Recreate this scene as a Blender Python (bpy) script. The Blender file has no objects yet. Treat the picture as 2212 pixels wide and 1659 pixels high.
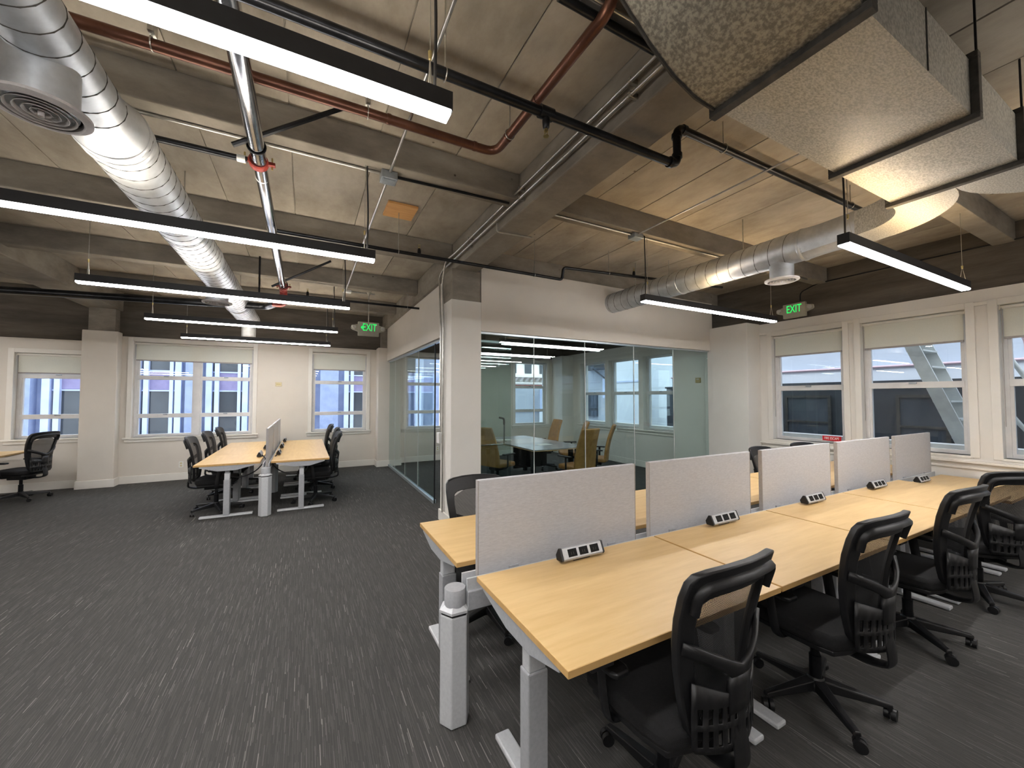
import bpy, bmesh, math, random
from mathutils import Vector, Matrix
random.seed(11)
PI = math.pi
S = bpy.context.scene
COL = S.collection

# ------------------------------------------------------------------ camera, world, exposure
cam_data = bpy.data.cameras.new('camera')
cam_data.sensor_width = 36.0
cam_data.lens = 846.0 / 2212.0 * 36.0
cam_data.clip_start = 0.02
cam_data.clip_end = 300
cam = bpy.data.objects.new('camera', cam_data)
COL.objects.link(cam)
cam.location = (0, 0, 1.62)
cam.rotation_euler = (math.radians(90 + 1.99), 0, math.radians(-27.76))
S.camera = cam

LED = 48.0           # radiance of the pendants' downward lens
UPL = 31.0           # radiance of their upward lens
W = bpy.data.worlds.new('sky')
S.world = W
W.use_nodes = True
wn = W.node_tree
wn.nodes.clear()
w_out = wn.nodes.new('ShaderNodeOutputWorld')
w_bg = wn.nodes.new('ShaderNodeBackground')
w_tc = wn.nodes.new('ShaderNodeTexCoord')
w_no = wn.nodes.new('ShaderNodeTexNoise')
w_no.inputs['Scale'].default_value = 3.0
w_no.inputs['Detail'].default_value = 5.0
w_ra = wn.nodes.new('ShaderNodeValToRGB')
w_ra.color_ramp.elements[0].color = (0.74, 0.84, 1.0, 1)
w_ra.color_ramp.elements[1].color = (0.92, 0.96, 1.0, 1)
wn.links.new(w_tc.outputs['Generated'], w_no.inputs['Vector'])
wn.links.new(w_no.outputs['Fac'], w_ra.inputs['Fac'])
wn.links.new(w_ra.outputs['Color'], w_bg.inputs['Color'])
w_bg.inputs['Strength'].default_value = 2.9
wn.links.new(w_bg.outputs['Background'], w_out.inputs['Surface'])

S.view_settings.view_transform = 'Standard'
S.view_settings.look = 'None'
S.view_settings.gamma = 1.0
S.view_settings.use_curve_mapping = False
S.view_settings.exposure = 0.55
S.cycles.max_bounces = 7
S.cycles.diffuse_bounces = 4
S.cycles.glossy_bounces = 3
S.cycles.transparent_max_bounces = 14
S.cycles.caustics_reflective = False
S.cycles.caustics_refractive = False


# ------------------------------------------------------------------ materials
def lin(c):
    out = []
    for v in c[:3]:
        v = v / 255.0
        out.append(v / 12.92 if v <= 0.04045 else ((v + 0.055) / 1.055) ** 2.4)
    return (out[0], out[1], out[2], 1.0)


def base_mat(name):
    m = bpy.data.materials.new(name)
    m.use_nodes = True
    nt = m.node_tree
    b = nt.nodes['Principled BSDF']
    return m, nt, b


def pm(name, c1, c2=None, scale=6.0, rough=0.5, metal=0.0, bump=0.0, detail=5.0, stretch=(1, 1, 1),
       bscale=None, lo=0.35, hi=0.65, rnd=0.0, rvar=0.0, spec=0.5):
    """noise driven material: colour varies between c1 and c2 (sRGB 0..255)"""
    m, nt, b = base_mat(name)
    N, L = nt.nodes, nt.links
    c2 = c2 or tuple(max(0, v * 0.9) for v in c1)
    tc = N.new('ShaderNodeTexCoord')
    mp = N.new('ShaderNodeMapping')
    mp.inputs['Scale'].default_value = stretch
    L.new(tc.outputs['Object'], mp.inputs['Vector'])
    no = N.new('ShaderNodeTexNoise')
    no.inputs['Scale'].default_value = scale
    no.inputs['Detail'].default_value = detail
    no.inputs['Roughness'].default_value = 0.6
    L.new(mp.outputs['Vector'], no.inputs['Vector'])
    ra = N.new('ShaderNodeValToRGB')
    ra.color_ramp.elements[0].position = lo
    ra.color_ramp.elements[1].position = hi
    ra.color_ramp.elements[0].color = lin(c1)
    ra.color_ramp.elements[1].color = lin(c2)
    L.new(no.outputs['Fac'], ra.inputs['Fac'])
    col = ra.outputs['Color']
    if rnd:
        oi = N.new('ShaderNodeObjectInfo')
        mr = N.new('ShaderNodeMapRange')
        mr.inputs['To Min'].default_value = 1 - rnd
        mr.inputs['To Max'].default_value = 1 + rnd
        L.new(oi.outputs['Random'], mr.inputs['Value'])
        mx = N.new('ShaderNodeVectorMath')
        mx.operation = 'SCALE'
        L.new(col, mx.inputs[0])
        L.new(mr.outputs['Result'], mx.inputs['Scale'])
        col = mx.outputs['Vector']
    L.new(col, b.inputs['Base Color'])
    b.inputs['Roughness'].default_value = rough
    b.inputs['Metallic'].default_value = metal
    b.inputs['Specular IOR Level'].default_value = spec
    if rvar:
        rr = N.new('ShaderNodeMapRange')
        rr.inputs['To Min'].default_value = max(0.02, rough - rvar)
        rr.inputs['To Max'].default_value = rough + rvar
        L.new(no.outputs['Fac'], rr.inputs['Value'])
        L.new(rr.outputs['Result'], b.inputs['Roughness'])
    if bump:
        n2 = N.new('ShaderNodeTexNoise')
        n2.inputs['Scale'].default_value = bscale or scale * 6
        n2.inputs['Detail'].default_value = 4
        L.new(mp.outputs['Vector'], n2.inputs['Vector'])
        bp = N.new('ShaderNodeBump')
        bp.inputs['Strength'].default_value = bump
        bp.inputs['Distance'].default_value = 0.01
        L.new(n2.outputs['Fac'], bp.inputs['Height'])
        L.new(bp.outputs['Normal'], b.inputs['Normal'])
    return m


def concrete(name, a, b_, c, board=(1.2, 1.2, 1.2), rnd=0.05):
    """board-marked concrete with blotches, dark pits and pale lime stains"""
    m, nt, b = base_mat(name)
    N, L = nt.nodes, nt.links
    tc = N.new('ShaderNodeTexCoord')
    oi = N.new('ShaderNodeObjectInfo')
    add = N.new('ShaderNodeVectorMath')
    add.operation = 'MULTIPLY_ADD'
    add.inputs[1].default_value = (1, 1, 1)
    sh = N.new('ShaderNodeVectorMath')
    sh.operation = 'SCALE'
    sh.inputs[0].default_value = (31.7, 17.3, 5.1)
    L.new(oi.outputs['Random'], sh.inputs['Scale'])
    L.new(tc.outputs['Object'], add.inputs[0])
    L.new(sh.outputs['Vector'], add.inputs[2])
    mp = N.new('ShaderNodeMapping')
    mp.inputs['Scale'].default_value = board
    L.new(add.outputs['Vector'], mp.inputs['Vector'])
    n1 = N.new('ShaderNodeTexNoise')
    n1.inputs['Scale'].default_value = 2.2
    n1.inputs['Detail'].default_value = 9
    n1.inputs['Roughness'].default_value = 0.68
    L.new(mp.outputs['Vector'], n1.inputs['Vector'])
    r1 = N.new('ShaderNodeValToRGB')
    e = r1.color_ramp.elements
    e[0].position, e[0].color = 0.30, lin(a)
    e[1].position, e[1].color = 0.72, lin(c)
    k = e.new(0.5)
    k.color = lin(b_)
    L.new(n1.outputs['Fac'], r1.inputs['Fac'])
    # pits
    vo = N.new('ShaderNodeTexVoronoi')
    vo.inputs['Scale'].default_value = 7.0
    L.new(add.outputs['Vector'], vo.inputs['Vector'])
    n3 = N.new('ShaderNodeTexNoise')
    n3.inputs['Scale'].default_value = 1.7
    n3.inputs['Detail'].default_value = 3
    L.new(add.outputs['Vector'], n3.inputs['Vector'])
    t1 = N.new('ShaderNodeMapRange')
    t1.inputs['From Min'].default_value = 0.10
    t1.inputs['From Max'].default_value = 0.05
    L.new(vo.outputs['Distance'], t1.inputs['Value'])
    t2 = N.new('ShaderNodeMapRange')
    t2.inputs['From Min'].default_value = 0.56
    t2.inputs['From Max'].default_value = 0.66
    L.new(n3.outputs['Fac'], t2.inputs['Value'])
    mu = N.new('ShaderNodeMath')
    mu.operation = 'MULTIPLY'
    L.new(t1.outputs['Result'], mu.inputs[0])
    L.new(t2.outputs['Result'], mu.inputs[1])
    mx = N.new('ShaderNodeMix')
    mx.data_type = 'RGBA'
    L.new(mu.outputs['Value'], mx.inputs['Factor'])
    L.new(r1.outputs['Color'], mx.inputs['A'])
    mx.inputs['B'].default_value = lin((70, 60, 50))
    mr = N.new('ShaderNodeMapRange')
    mr.inputs['To Min'].default_value = 1 - rnd
    mr.inputs['To Max'].default_value = 1 + rnd
    L.new(oi.outputs['Random'], mr.inputs['Value'])
    sc = N.new('ShaderNodeVectorMath')
    sc.operation = 'SCALE'
    L.new(mx.outputs['Result'], sc.inputs[0])
    L.new(mr.outputs['Result'], sc.inputs['Scale'])
    L.new(sc.outputs['Vector'], b.inputs['Base Color'])
    b.inputs['Roughness'].default_value = 0.85
    b.inputs['Specular IOR Level'].default_value = 0.25
    bp = N.new('ShaderNodeBump')
    bp.inputs['Strength'].default_value = 0.35
    bp.inputs['Distance'].default_value = 0.012
    L.new(n1.outputs['Fac'], bp.inputs['Height'])
    L.new(bp.outputs['Normal'], b.inputs['Normal'])
    return m


def glass(name, tint, refl=1.0, ior=1.45):
    m = bpy.data.materials.new(name)
    m.use_nodes = True
    nt = m.node_tree
    N, L = nt.nodes, nt.links
    N.clear()
    out = N.new('ShaderNodeOutputMaterial')
    tr = N.new('ShaderNodeBsdfTransparent')
    no = N.new('ShaderNodeTexNoise')
    no.inputs['Scale'].default_value = 0.6
    ra = N.new('ShaderNodeValToRGB')
    ra.color_ramp.elements[0].color = (tint[0], tint[1], tint[2], 1)
    ra.color_ramp.elements[1].color = (min(1, tint[0] * 1.03), min(1, tint[1] * 1.02), min(1, tint[2] * 1.02), 1)
    L.new(no.outputs['Fac'], ra.inputs['Fac'])
    L.new(ra.outputs['Color'], tr.inputs['Color'])
    gl = N.new('ShaderNodeBsdfGlossy')
    gl.inputs['Roughness'].default_value = 0.0
    gl.inputs['Color'].default_value = (refl, refl, refl, 1)
    lw = N.new('ShaderNodeLayerWeight')          # Schlick reflectance, the same from either side of the sheet
    lw.inputs['Blend'].default_value = 0.5
    pw = N.new('ShaderNodeMath')
    pw.operation = 'POWER'
    pw.inputs[1].default_value = 5.0
    L.new(lw.outputs['Facing'], pw.inputs[0])
    fr = N.new('ShaderNodeMath')
    fr.operation = 'MULTIPLY_ADD'
    f0 = ((ior - 1) / (ior + 1)) ** 2
    fr.inputs[1].default_value = 1 - f0
    fr.inputs[2].default_value = f0
    L.new(pw.outputs['Value'], fr.inputs[0])
    mx = N.new('ShaderNodeMixShader')
    L.new(fr.outputs['Value'], mx.inputs['Fac'])
    L.new(tr.outputs['BSDF'], mx.inputs[1])
    L.new(gl.outputs['BSDF'], mx.inputs[2])
    L.new(mx.outputs['Shader'], out.inputs['Surface'])
    return m


def emit(name, col, strength):
    m = bpy.data.materials.new(name)
    m.use_nodes = True
    nt = m.node_tree
    nt.nodes.clear()
    out = nt.nodes.new('ShaderNodeOutputMaterial')
    em = nt.nodes.new('ShaderNodeEmission')
    em.inputs['Color'].default_value = (col[0], col[1], col[2], 1)
    em.inputs['Strength'].default_value = strength
    nt.links.new(em.outputs['Emission'], out.inputs['Surface'])
    return m


def carpet():
    m, nt, b = base_mat('carpet')
    N, L = nt.nodes, nt.links

    def math_(op, a, b2=None):
        n = N.new('ShaderNodeMath')
        n.operation = op
        for i, v in enumerate((a, b2)):
            if v is None:
                continue
            if isinstance(v, (int, float)):
                n.inputs[i].default_value = v
            else:
                L.new(v, n.inputs[i])
        return n.outputs['Value']
    tc = N.new('ShaderNodeTexCoord')
    sp = N.new('ShaderNodeSeparateXYZ')
    L.new(tc.outputs['Object'], sp.inputs['Vector'])
    cx = math_('FLOOR', math_('MULTIPLY', sp.outputs['X'], 290.0))
    wn1 = N.new('ShaderNodeTexWhiteNoise')
    wn1.noise_dimensions = '1D'
    L.new(cx, wn1.inputs['W'])
    cy = math_('FLOOR', math_('ADD', math_('MULTIPLY', sp.outputs['Y'], 8.5), math_('MULTIPLY', wn1.outputs['Value'], 37.0)))
    cv = N.new('ShaderNodeCombineXYZ')
    L.new(cx, cv.inputs['X'])
    L.new(cy, cv.inputs['Y'])
    wn2 = N.new('ShaderNodeTexWhiteNoise')
    wn2.noise_dimensions = '2D'
    L.new(cv.outputs['Vector'], wn2.inputs['Vector'])
    ra = N.new('ShaderNodeValToRGB')
    e = ra.color_ramp.elements
    ra.color_ramp.interpolation = 'CONSTANT'
    e[0].position, e[0].color = 0.0, lin((72, 71, 70))
    e[1].position, e[1].color = 0.985, lin((134, 131, 127))
    for p, c in ((0.40, (77, 76, 74)), (0.72, (83, 82, 80)), (0.92, (94, 92, 90)), (0.965, (108, 106, 103))):
        k = e.new(p)
        k.color = lin(c)
    cl = N.new('ShaderNodeTexNoise')              # streaks come in loose drifts
    cl.inputs['Scale'].default_value = 1.6
    cl.inputs['Detail'].default_value = 3
    L.new(tc.outputs['Object'], cl.inputs['Vector'])
    cm_ = N.new('ShaderNodeMapRange')
    cm_.inputs['From Min'].default_value = 0.35
    cm_.inputs['From Max'].default_value = 0.62
    cm_.inputs['To Min'].default_value = 0.955
    cm_.inputs['To Max'].default_value = 1.0
    L.new(cl.outputs['Fac'], cm_.inputs['Value'])
    L.new(math_('MULTIPLY', wn2.outputs['Value'], cm_.outputs['Result']), ra.inputs['Fac'])
    L.new(ra.outputs['Color'], b.inputs['Base Color'])
    b.inputs['Roughness'].default_value = 0.95
    b.inputs['Specular IOR Level'].default_value = 0.15
    no = N.new('ShaderNodeTexNoise')
    no.inputs['Scale'].default_value = 420
    L.new(tc.outputs['Object'], no.inputs['Vector'])
    bp = N.new('ShaderNodeBump')
    bp.inputs['Strength'].default_value = 0.5
    bp.inputs['Distance'].default_value = 0.004
    L.new(no.outputs['Fac'], bp.inputs['Height'])
    L.new(bp.outputs['Normal'], b.inputs['Normal'])
    return m


def mesh_fabric():
    """woven see-through mesh: fine grid of holes"""
    m, nt, b = base_mat('mesh_fabric')
    N, L = nt.nodes, nt.links
    b.inputs['Base Color'].default_value = lin((26, 26, 28))
    b.inputs['Roughness'].default_value = 0.7
    out = N['Material Output']
    tc = N.new('ShaderNodeTexCoord')
    mp = N.new('ShaderNodeMapping')
    mp.inputs['Scale'].default_value = (260, 260, 260)
    L.new(tc.outputs['Object'], mp.inputs['Vector'])
    sp = N.new('ShaderNodeSeparateXYZ')
    L.new(mp.outputs['Vector'], sp.inputs['Vector'])
    vals = []
    for ax in ('X', 'Z'):
        f = N.new('ShaderNodeMath')
        f.operation = 'FRACT'
        L.new(sp.outputs[ax], f.inputs[0])
        g = N.new('ShaderNodeMath')
        g.operation = 'GREATER_THAN'
        g.inputs[1].default_value = 0.54
        L.new(f.outputs['Value'], g.inputs[0])
        vals.append(g.outputs['Value'])
    mu = N.new('ShaderNodeMath')
    mu.operation = 'MULTIPLY'
    L.new(vals[0], mu.inputs[0])
    L.new(vals[1], mu.inputs[1])
    tr = N.new('ShaderNodeBsdfTransparent')
    mx = N.new('ShaderNodeMixShader')
    L.new(mu.outputs['Value'], mx.inputs['Fac'])
    L.new(b.outputs['BSDF'], mx.inputs[1])
    L.new(tr.outputs['BSDF'], mx.inputs[2])
    L.new(mx.outputs['Shader'], out.inputs['Surface'])
    return m


def blind_fabric():
    m = bpy.data.materials.new('blind_fabric')
    m.use_nodes = True
    nt = m.node_tree
    N, L = nt.nodes, nt.links
    N.clear()
    out = N.new('ShaderNodeOutputMaterial')
    di = N.new('ShaderNodeBsdfDiffuse')
    tl = N.new('ShaderNodeBsdfTranslucent')
    tr = N.new('ShaderNodeBsdfTransparent')
    tc = N.new('ShaderNodeTexCoord')
    no = N.new('ShaderNodeTexNoise')
    no.inputs['Scale'].default_value = 90
    L.new(tc.outputs['Object'], no.inputs['Vector'])
    ra = N.new('ShaderNodeValToRGB')
    ra.color_ramp.elements[0].color = lin((228, 226, 214))
    ra.color_ramp.elements[1].color = lin((238, 237, 226))
    L.new(no.outputs['Fac'], ra.inputs['Fac'])
    L.new(ra.outputs['Color'], di.inputs['Color'])
    L.new(ra.outputs['Color'], tl.inputs['Color'])
    m1 = N.new('ShaderNodeMixShader')
    m1.inputs['Fac'].default_value = 0.3
    L.new(di.outputs['BSDF'], m1.inputs[1])
    L.new(tl.outputs['BSDF'], m1.inputs[2])
    m2 = N.new('ShaderNodeMixShader')
    m2.inputs['Fac'].default_value = 0.05
    L.new(m1.outputs['Shader'], m2.inputs[1])
    L.new(tr.outputs['BSDF'], m2.inputs[2])
    L.new(m2.outputs['Shader'], out.inputs['Surface'])
    return m


MT = dict(
    carpet=carpet(),
    slab=concrete('slab_concrete', (140, 131, 118), (168, 159, 145), (190, 182, 168), (0.9, 0.5, 1), 0.07),
    beam=concrete('beam_concrete', (112, 105, 96), (138, 131, 121), (162, 155, 143), (0.6, 0.6, 1.4), 0.05),
    blackpaint=pm('black_ceiling_paint', (26, 26, 28), (36, 36, 38), 6, 0.9),
    rawwall=concrete('raw_wall_concrete', (74, 68, 62), (92, 86, 78), (112, 104, 95), (0.35, 0.35, 2.5), 0.03),
    drywall=pm('drywall_paint', (211, 204, 194), (217, 210, 200), 1.2, 0.75, bump=0.05, bscale=160),
    wall_white=pm('wall_paint_white', (222, 218, 211), (228, 224, 217), 1.2, 0.7, bump=0.04, bscale=160),
    trim=pm('trim_paint', (226, 222, 214), (232, 228, 221), 2.0, 0.5),
    alu=pm('brushed_aluminium', (190, 200, 205), (206, 214, 218), 30, 0.3, 0.7, stretch=(1, 1, 12)),
    sash=pm('sash_paint', (214, 213, 213), (224, 223, 222), 5, 0.45),
    winglass=glass('window_glass', (0.93, 0.96, 0.97)),
    wireglass=glass('wired_glass', (0.80, 0.84, 0.86)),
    confglass=glass('partition_glass', (0.77, 0.85, 0.84), 0.95, 1.5),
    doorglass=glass('door_glass', (0.80, 0.87, 0.86), 0.9, 1.5),
    blind=blind_fabric(),
    maple=pm('maple_laminate', (216, 180, 124), (226, 192, 138), 3.0, 0.38, stretch=(1, 9, 1), bump=0.02, bscale=60, detail=8),
    maple_edge=pm('maple_edge_band', (196, 156, 98), (206, 167, 108), 4.0, 0.45, stretch=(1, 8, 1)),
    silver=pm('silver_powder_coat', (168, 170, 174), (178, 180, 184), 60, 0.45, 0.15, bump=0.08, bscale=500),
    silver_light=pm('light_silver_coat', (196, 198, 202), (205, 207, 210), 60, 0.42, 0.1, bump=0.05, bscale=500),
    panel=pm('divider_fabric', (184, 184, 188), (200, 200, 203), 40, 0.95, stretch=(1, 1, 7), bump=0.25, bscale=220, detail=8),
    panel_edge=pm('divider_edge', (160, 155, 152), (170, 165, 161), 40, 0.9),
    black=pm('black_plastic', (17, 17, 19), (24, 24, 26), 40, 0.42, bump=0.08, bscale=420),
    black_soft=pm('black_fabric', (13, 13, 15), (22, 22, 24), 90, 0.9, bump=0.3, bscale=400),
    black_gloss=pm('black_socket', (10, 10, 11), (15, 15, 16), 20, 0.55, spec=0.2),
    black_metal=pm('black_steel', (24, 25, 28), (36, 37, 40), 12, 0.32, 0.6),
    housing=pm('fixture_black', (20, 20, 23), (28, 28, 31), 20, 0.5),
    meshf=mesh_fabric(),
    diffuser=emit('led_diffuser', (1.0, 0.98, 0.97), LED),
    diffuser_dim=emit('led_diffuser_dimmed', (1.0, 0.98, 0.97), LED * 0.4),
    uplens_warm=emit('led_uplight_warm', (1.0, 0.72, 0.41), UPL * 0.72),
    uplens=emit('led_uplight', (1.0, 0.89, 0.74), UPL),
    galv=pm('galvanised_spangle', (158, 156, 149), (200, 198, 190), 62, 0.5, 0.6, stretch=(1, 2.2, 1), detail=6, lo=0.38, hi=0.62, bump=0.05, bscale=50, rvar=0.12),
    galv_dark=pm('galvanised_dull', (128, 125, 116), (178, 172, 158), 60, 0.55, 0.5, detail=7, lo=0.42, hi=0.6, rvar=0.1),
    spiral=pm('spiral_galvanised', (186, 189, 192), (208, 211, 214), 9, 0.42, 0.75, detail=6, rvar=0.08),
    flange=pm('dark_angle_iron', (62, 60, 56), (82, 79, 74), 20, 0.6, 0.5),
    steel=pm('chromed_pipe', (150, 152, 158), (176, 178, 183), 9, 0.16, 1.0),
    emt=pm('conduit_steel', (176, 174, 168), (196, 194, 188), 20, 0.28, 0.9),
    copper=pm('copper_pipe', (92, 60, 48), (118, 80, 64), 5, 0.35, 0.7, stretch=(1, 1, 1)),
    pipe=pm('black_pipe', (34, 35, 38), (52, 53, 56), 6, 0.28, 0.75),
    redpaint=pm('red_coupling_paint', (116, 36, 30), (150, 52, 42), 20, 0.4),
    brass=pm('brass_fitting', (176, 160, 110), (196, 180, 128), 20, 0.3, 0.9),
    grille=pm('white_grille_paint', (206, 204, 198), (214, 212, 206), 10, 0.5),
    dark=pm('duct_interior', (14, 14, 15), (20, 20, 21), 10, 0.9),
    plywood=pm('plywood_patch', (206, 152, 92), (222, 172, 110), 4, 0.6, stretch=(1, 8, 1)),
    signbody=pm('sign_plastic', (168, 164, 148), (176, 172, 156), 20, 0.5),
    lens=pm('lamp_lens', (190, 188, 180), (206, 204, 198), 20, 0.15),
    green=emit('exit_green', (0.02, 0.62, 0.10), 1.1),
    red=pm('sign_red', (206, 32, 44), (214, 40, 52), 20, 0.4),
    whitepaint=pm('sign_white', (240, 236, 232), (246, 243, 240), 20, 0.5),
    beige=pm('beige_plastic', (204, 190, 150), (212, 199, 160), 20, 0.5),
    brassbox=pm('tan_thermostat', (164, 140, 78), (174, 150, 88), 20, 0.4),
    leather=pm('tan_leather', (158, 112, 60), (178, 130, 76), 14, 0.5, bump=0.1, bscale=220),
    tabletop=pm('grey_laminate', (150, 152, 160), (160, 162, 170), 6, 0.22),
    jbox=pm('junction_box_steel', (146, 154, 160), (164, 171, 176), 10, 0.4, 0.6),
    pvc=pm('white_pvc', (226, 226, 222), (232, 232, 228), 10, 0.4),
    cable=pm('black_cable', (18, 18, 20), (24, 24, 26), 20, 0.6),
    facade=pm('blue_stone', (136, 150, 182), (158, 170, 200), 1.4, 0.85, bump=0.05),
    facade_edge=pm('pale_blue_stone', (184, 196, 226), (202, 212, 236), 1.4, 0.8),
    spandrel=pm('mauve_terracotta', (130, 122, 158), (148, 140, 176), 2.0, 0.8),
    extglass=pm('dark_street_glass', (44, 50, 58), (70, 76, 82), 0.5, 0.12),
    stucco=pm('pale_stucco', (164, 170, 180), (178, 184, 192), 0.5, 0.9),
    stucco_w=pm('white_stucco', (214, 219, 227), (224, 228, 234), 0.6, 0.85),
    charcoal=pm('charcoal_and_shade', (40, 44, 50), (52, 57, 62), 1.5, 0.45),
    cream=pm('cream_stone', (236, 228, 220), (244, 238, 232), 0.8, 0.85),
    brick=pm('red_brick', (158, 66, 52), (178, 84, 66), 4, 0.85),
    ladder=pm('fire_escape_paint', (186, 190, 188), (204, 207, 204), 6, 0.5),
    asphalt=pm('street_asphalt', (92, 96, 104), (110, 114, 120), 2, 0.9),
    vinyl=pm('pink_pipe_paint', (196, 168, 176), (206, 180, 188), 6, 0.5),
)


# ------------------------------------------------------------------ mesh helpers
def empty(name, loc=(0, 0, 0), rz=0.0, parent=None):
    o = bpy.data.objects.new(name, None)
    o.empty_display_size = 0.1
    COL.objects.link(o)
    o.location = loc
    o.rotation_euler = (0, 0, rz)
    if parent:
        o.parent = parent
    return o


def tag(o, label=None, cat=None, group=None, kind=None):
    if label:
        o['label'] = label
    if cat:
        o['category'] = cat
    if group:
        o['group'] = group
    if kind:
        o['kind'] = kind
    return o


def thing(name, label, cat, loc=(0, 0, 0), rz=0.0, group=None):
    return tag(empty(name, loc, rz), label, cat, group)


def copy_tree(o, parent=None):
    c = o.copy()
    COL.objects.link(c)
    if parent is not None:
        c.parent = parent
    for ch in o.children:
        copy_tree(ch, c)
    return c


def fillet(pts, rad, n=6):
    """round the corners of a polyline"""
    P = [Vector(p) for p in pts]
    out = [P[0]]
    for i in range(1, len(P) - 1):
        a, b, c = P[i - 1], P[i], P[i + 1]
        u, v = (a - b), (c - b)
        r = min(rad, u.length * 0.45, v.length * 0.45)
        p0, p1 = b + u.normalized() * r, b + v.normalized() * r
        for k in range(n + 1):
            t = k / n
            out.append(p0 * (1 - t) ** 2 + b * 2 * t * (1 - t) + p1 * t ** 2)
    out.append(P[-1])
    return out


class MB:
    def __init__(s):
        s.bm = bmesh.new()

    def box(s, x0, x1, y0, y1, z0, z1, M=None):
        vs = [s.bm.verts.new((x, y, z)) for z in (z0, z1) for y in (y0, y1) for x in (x0, x1)]
        if M is not None:
            for v in vs:
                v.co = M @ v.co
        for f in ((0, 2, 3, 1), (4, 5, 7, 6), (0, 1, 5, 4), (2, 6, 7, 3), (0, 4, 6, 2), (1, 3, 7, 5)):
            s.bm.faces.new([vs[i] for i in f])
        return s

    def frustum(s, lo, hi, z0, z1):
        """two rectangles (x0,x1,y0,y1) joined"""
        a = [s.bm.verts.new((x, y, z0)) for x, y in ((lo[0], lo[2]), (lo[1], lo[2]), (lo[1], lo[3]), (lo[0], lo[3]))]
        b = [s.bm.verts.new((x, y, z1)) for x, y in ((hi[0], hi[2]), (hi[1], hi[2]), (hi[1], hi[3]), (hi[0], hi[3]))]
        s.bm.faces.new(a[::-1])
        s.bm.faces.new(b)
        for i in range(4):
            j = (i + 1) % 4
            s.bm.faces.new((a[i], a[j], b[j], b[i]))
        return s

    def prism(s, poly, t0, t1, ax='x', M=None):
        """extrude a 2D polygon along axis ax; polygon lies in the two other axes (in xyz order)"""
        def mk(p, t):
            if ax == 'x':
                c = (t, p[0], p[1])
            elif ax == 'y':
                c = (p[0], t, p[1])
            else:
                c = (p[0], p[1], t)
            c = Vector(c)
            return s.bm.verts.new(M @ c if M is not None else c)
        a = [mk(p, t0) for p in poly]
        b = [mk(p, t1) for p in poly]
        n = len(poly)
        s.bm.faces.new(a[::-1])
        s.bm.faces.new(b)
        for i in range(n):
            j = (i + 1) % n
            s.bm.faces.new((a[i], a[j], b[j], b[i]))
        return s

    def ring(s, outer, inner, fy, t):
        """flat ring between two equal-length closed outlines (x,z); fy(x,z) gives depth, t thickness"""
        n = len(outer)
        L = []
        for off in (0.0, -t):
            L.append([s.bm.verts.new((p[0], fy(p[0], p[1]) + off, p[1])) for p in outer])
            L.append([s.bm.verts.new((p[0], fy(p[0], p[1]) + off, p[1])) for p in inner])
        of, inf, ob, ib = L
        for i in range(n):
            j = (i + 1) % n
            for q in ((of[i], of[j], inf[j], inf[i]), (ob[j], ob[i], ib[i], ib[j]),
                      (of[j], of[i], ob[i], ob[j]), (inf[i], inf[j], ib[j], ib[i])):
                s.bm.faces.new(q)
        return s

    def tube(s, pts, r, n=10, caps=True, closed=False, flat=None):
        """sweep a circle (or ellipse r x flat) along pts; r may be a list"""
        P = [Vector(p) for p in pts]
        m = len(P)
        T = []
        for i in range(m):
            if closed:
                d = P[(i + 1) % m] - P[i - 1]
            else:
                d = P[min(i + 1, m - 1)] - P[max(i - 1, 0)]
            T.append(d.normalized())
        up = Vector((0, 0, 1)) if abs(T[0].z) < 0.9 else Vector((1, 0, 0))
        u = T[0].cross(up).normalized()
        rings = []
        for i in range(m):
            u = (u - T[i] * u.dot(T[i])).normalized()
            v = T[i].cross(u)
            rr = r[i] if isinstance(r, (list, tuple)) else r
            rf = flat if flat is not None else rr
            rings.append([s.bm.verts.new(P[i] + u * (rr * math.cos(2 * PI * k / n)) + v * (rf * math.sin(2 * PI * k / n))) for k in range(n)])
        for i in range(m if closed else m - 1):
            a, b = rings[i], rings[(i + 1) % m]
            for k in range(n):
                l = (k + 1) % n
                s.bm.faces.new((a[k], a[l], b[l], b[k]))
        if caps and not closed:
            s.bm.faces.new(rings[0][::-1])
            s.bm.faces.new(rings[-1])
        return s

    def lathe(s, prof, c=(0, 0, 0), n=24, ax='z', close=False):
        c = Vector(c)
        rings = []
        for r, h in prof:
            rg = []
            for k in range(n):
                a = 2 * PI * k / n
                p = (r * math.cos(a), r * math.sin(a), h)
                if ax == 'x':
                    p = (p[2], p[0], p[1])
                elif ax == 'y':
                    p = (p[0], p[2], p[1])
                rg.append(s.bm.verts.new(c + Vector(p)))
            rings.append(rg)
        for i in range(len(rings) - 1):
            a, b = rings[i], rings[i + 1]
            for k in range(n):
                l = (k + 1) % n
                s.bm.faces.new((a[k], a[l], b[l], b[k]))
        if close:
            a, b = rings[-1], rings[0]
            for k in range(n):
                l = (k + 1) % n
                s.bm.faces.new((a[k], a[l], b[l], b[k]))
        else:
            s.bm.faces.new(rings[0][::-1])
            s.bm.faces.new(rings[-1])
        return s

    def grid(s, xs, ys, f, skip=None):
        V = [[s.bm.verts.new(f(x, y)) for x in xs] for y in ys]
        for j in range(len(ys) - 1):
            for i in range(len(xs) - 1):
                if skip and skip(i, j):
                    continue
                s.bm.faces.new((V[j][i], V[j][i + 1], V[j + 1][i + 1], V[j + 1][i]))
        return s

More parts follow.
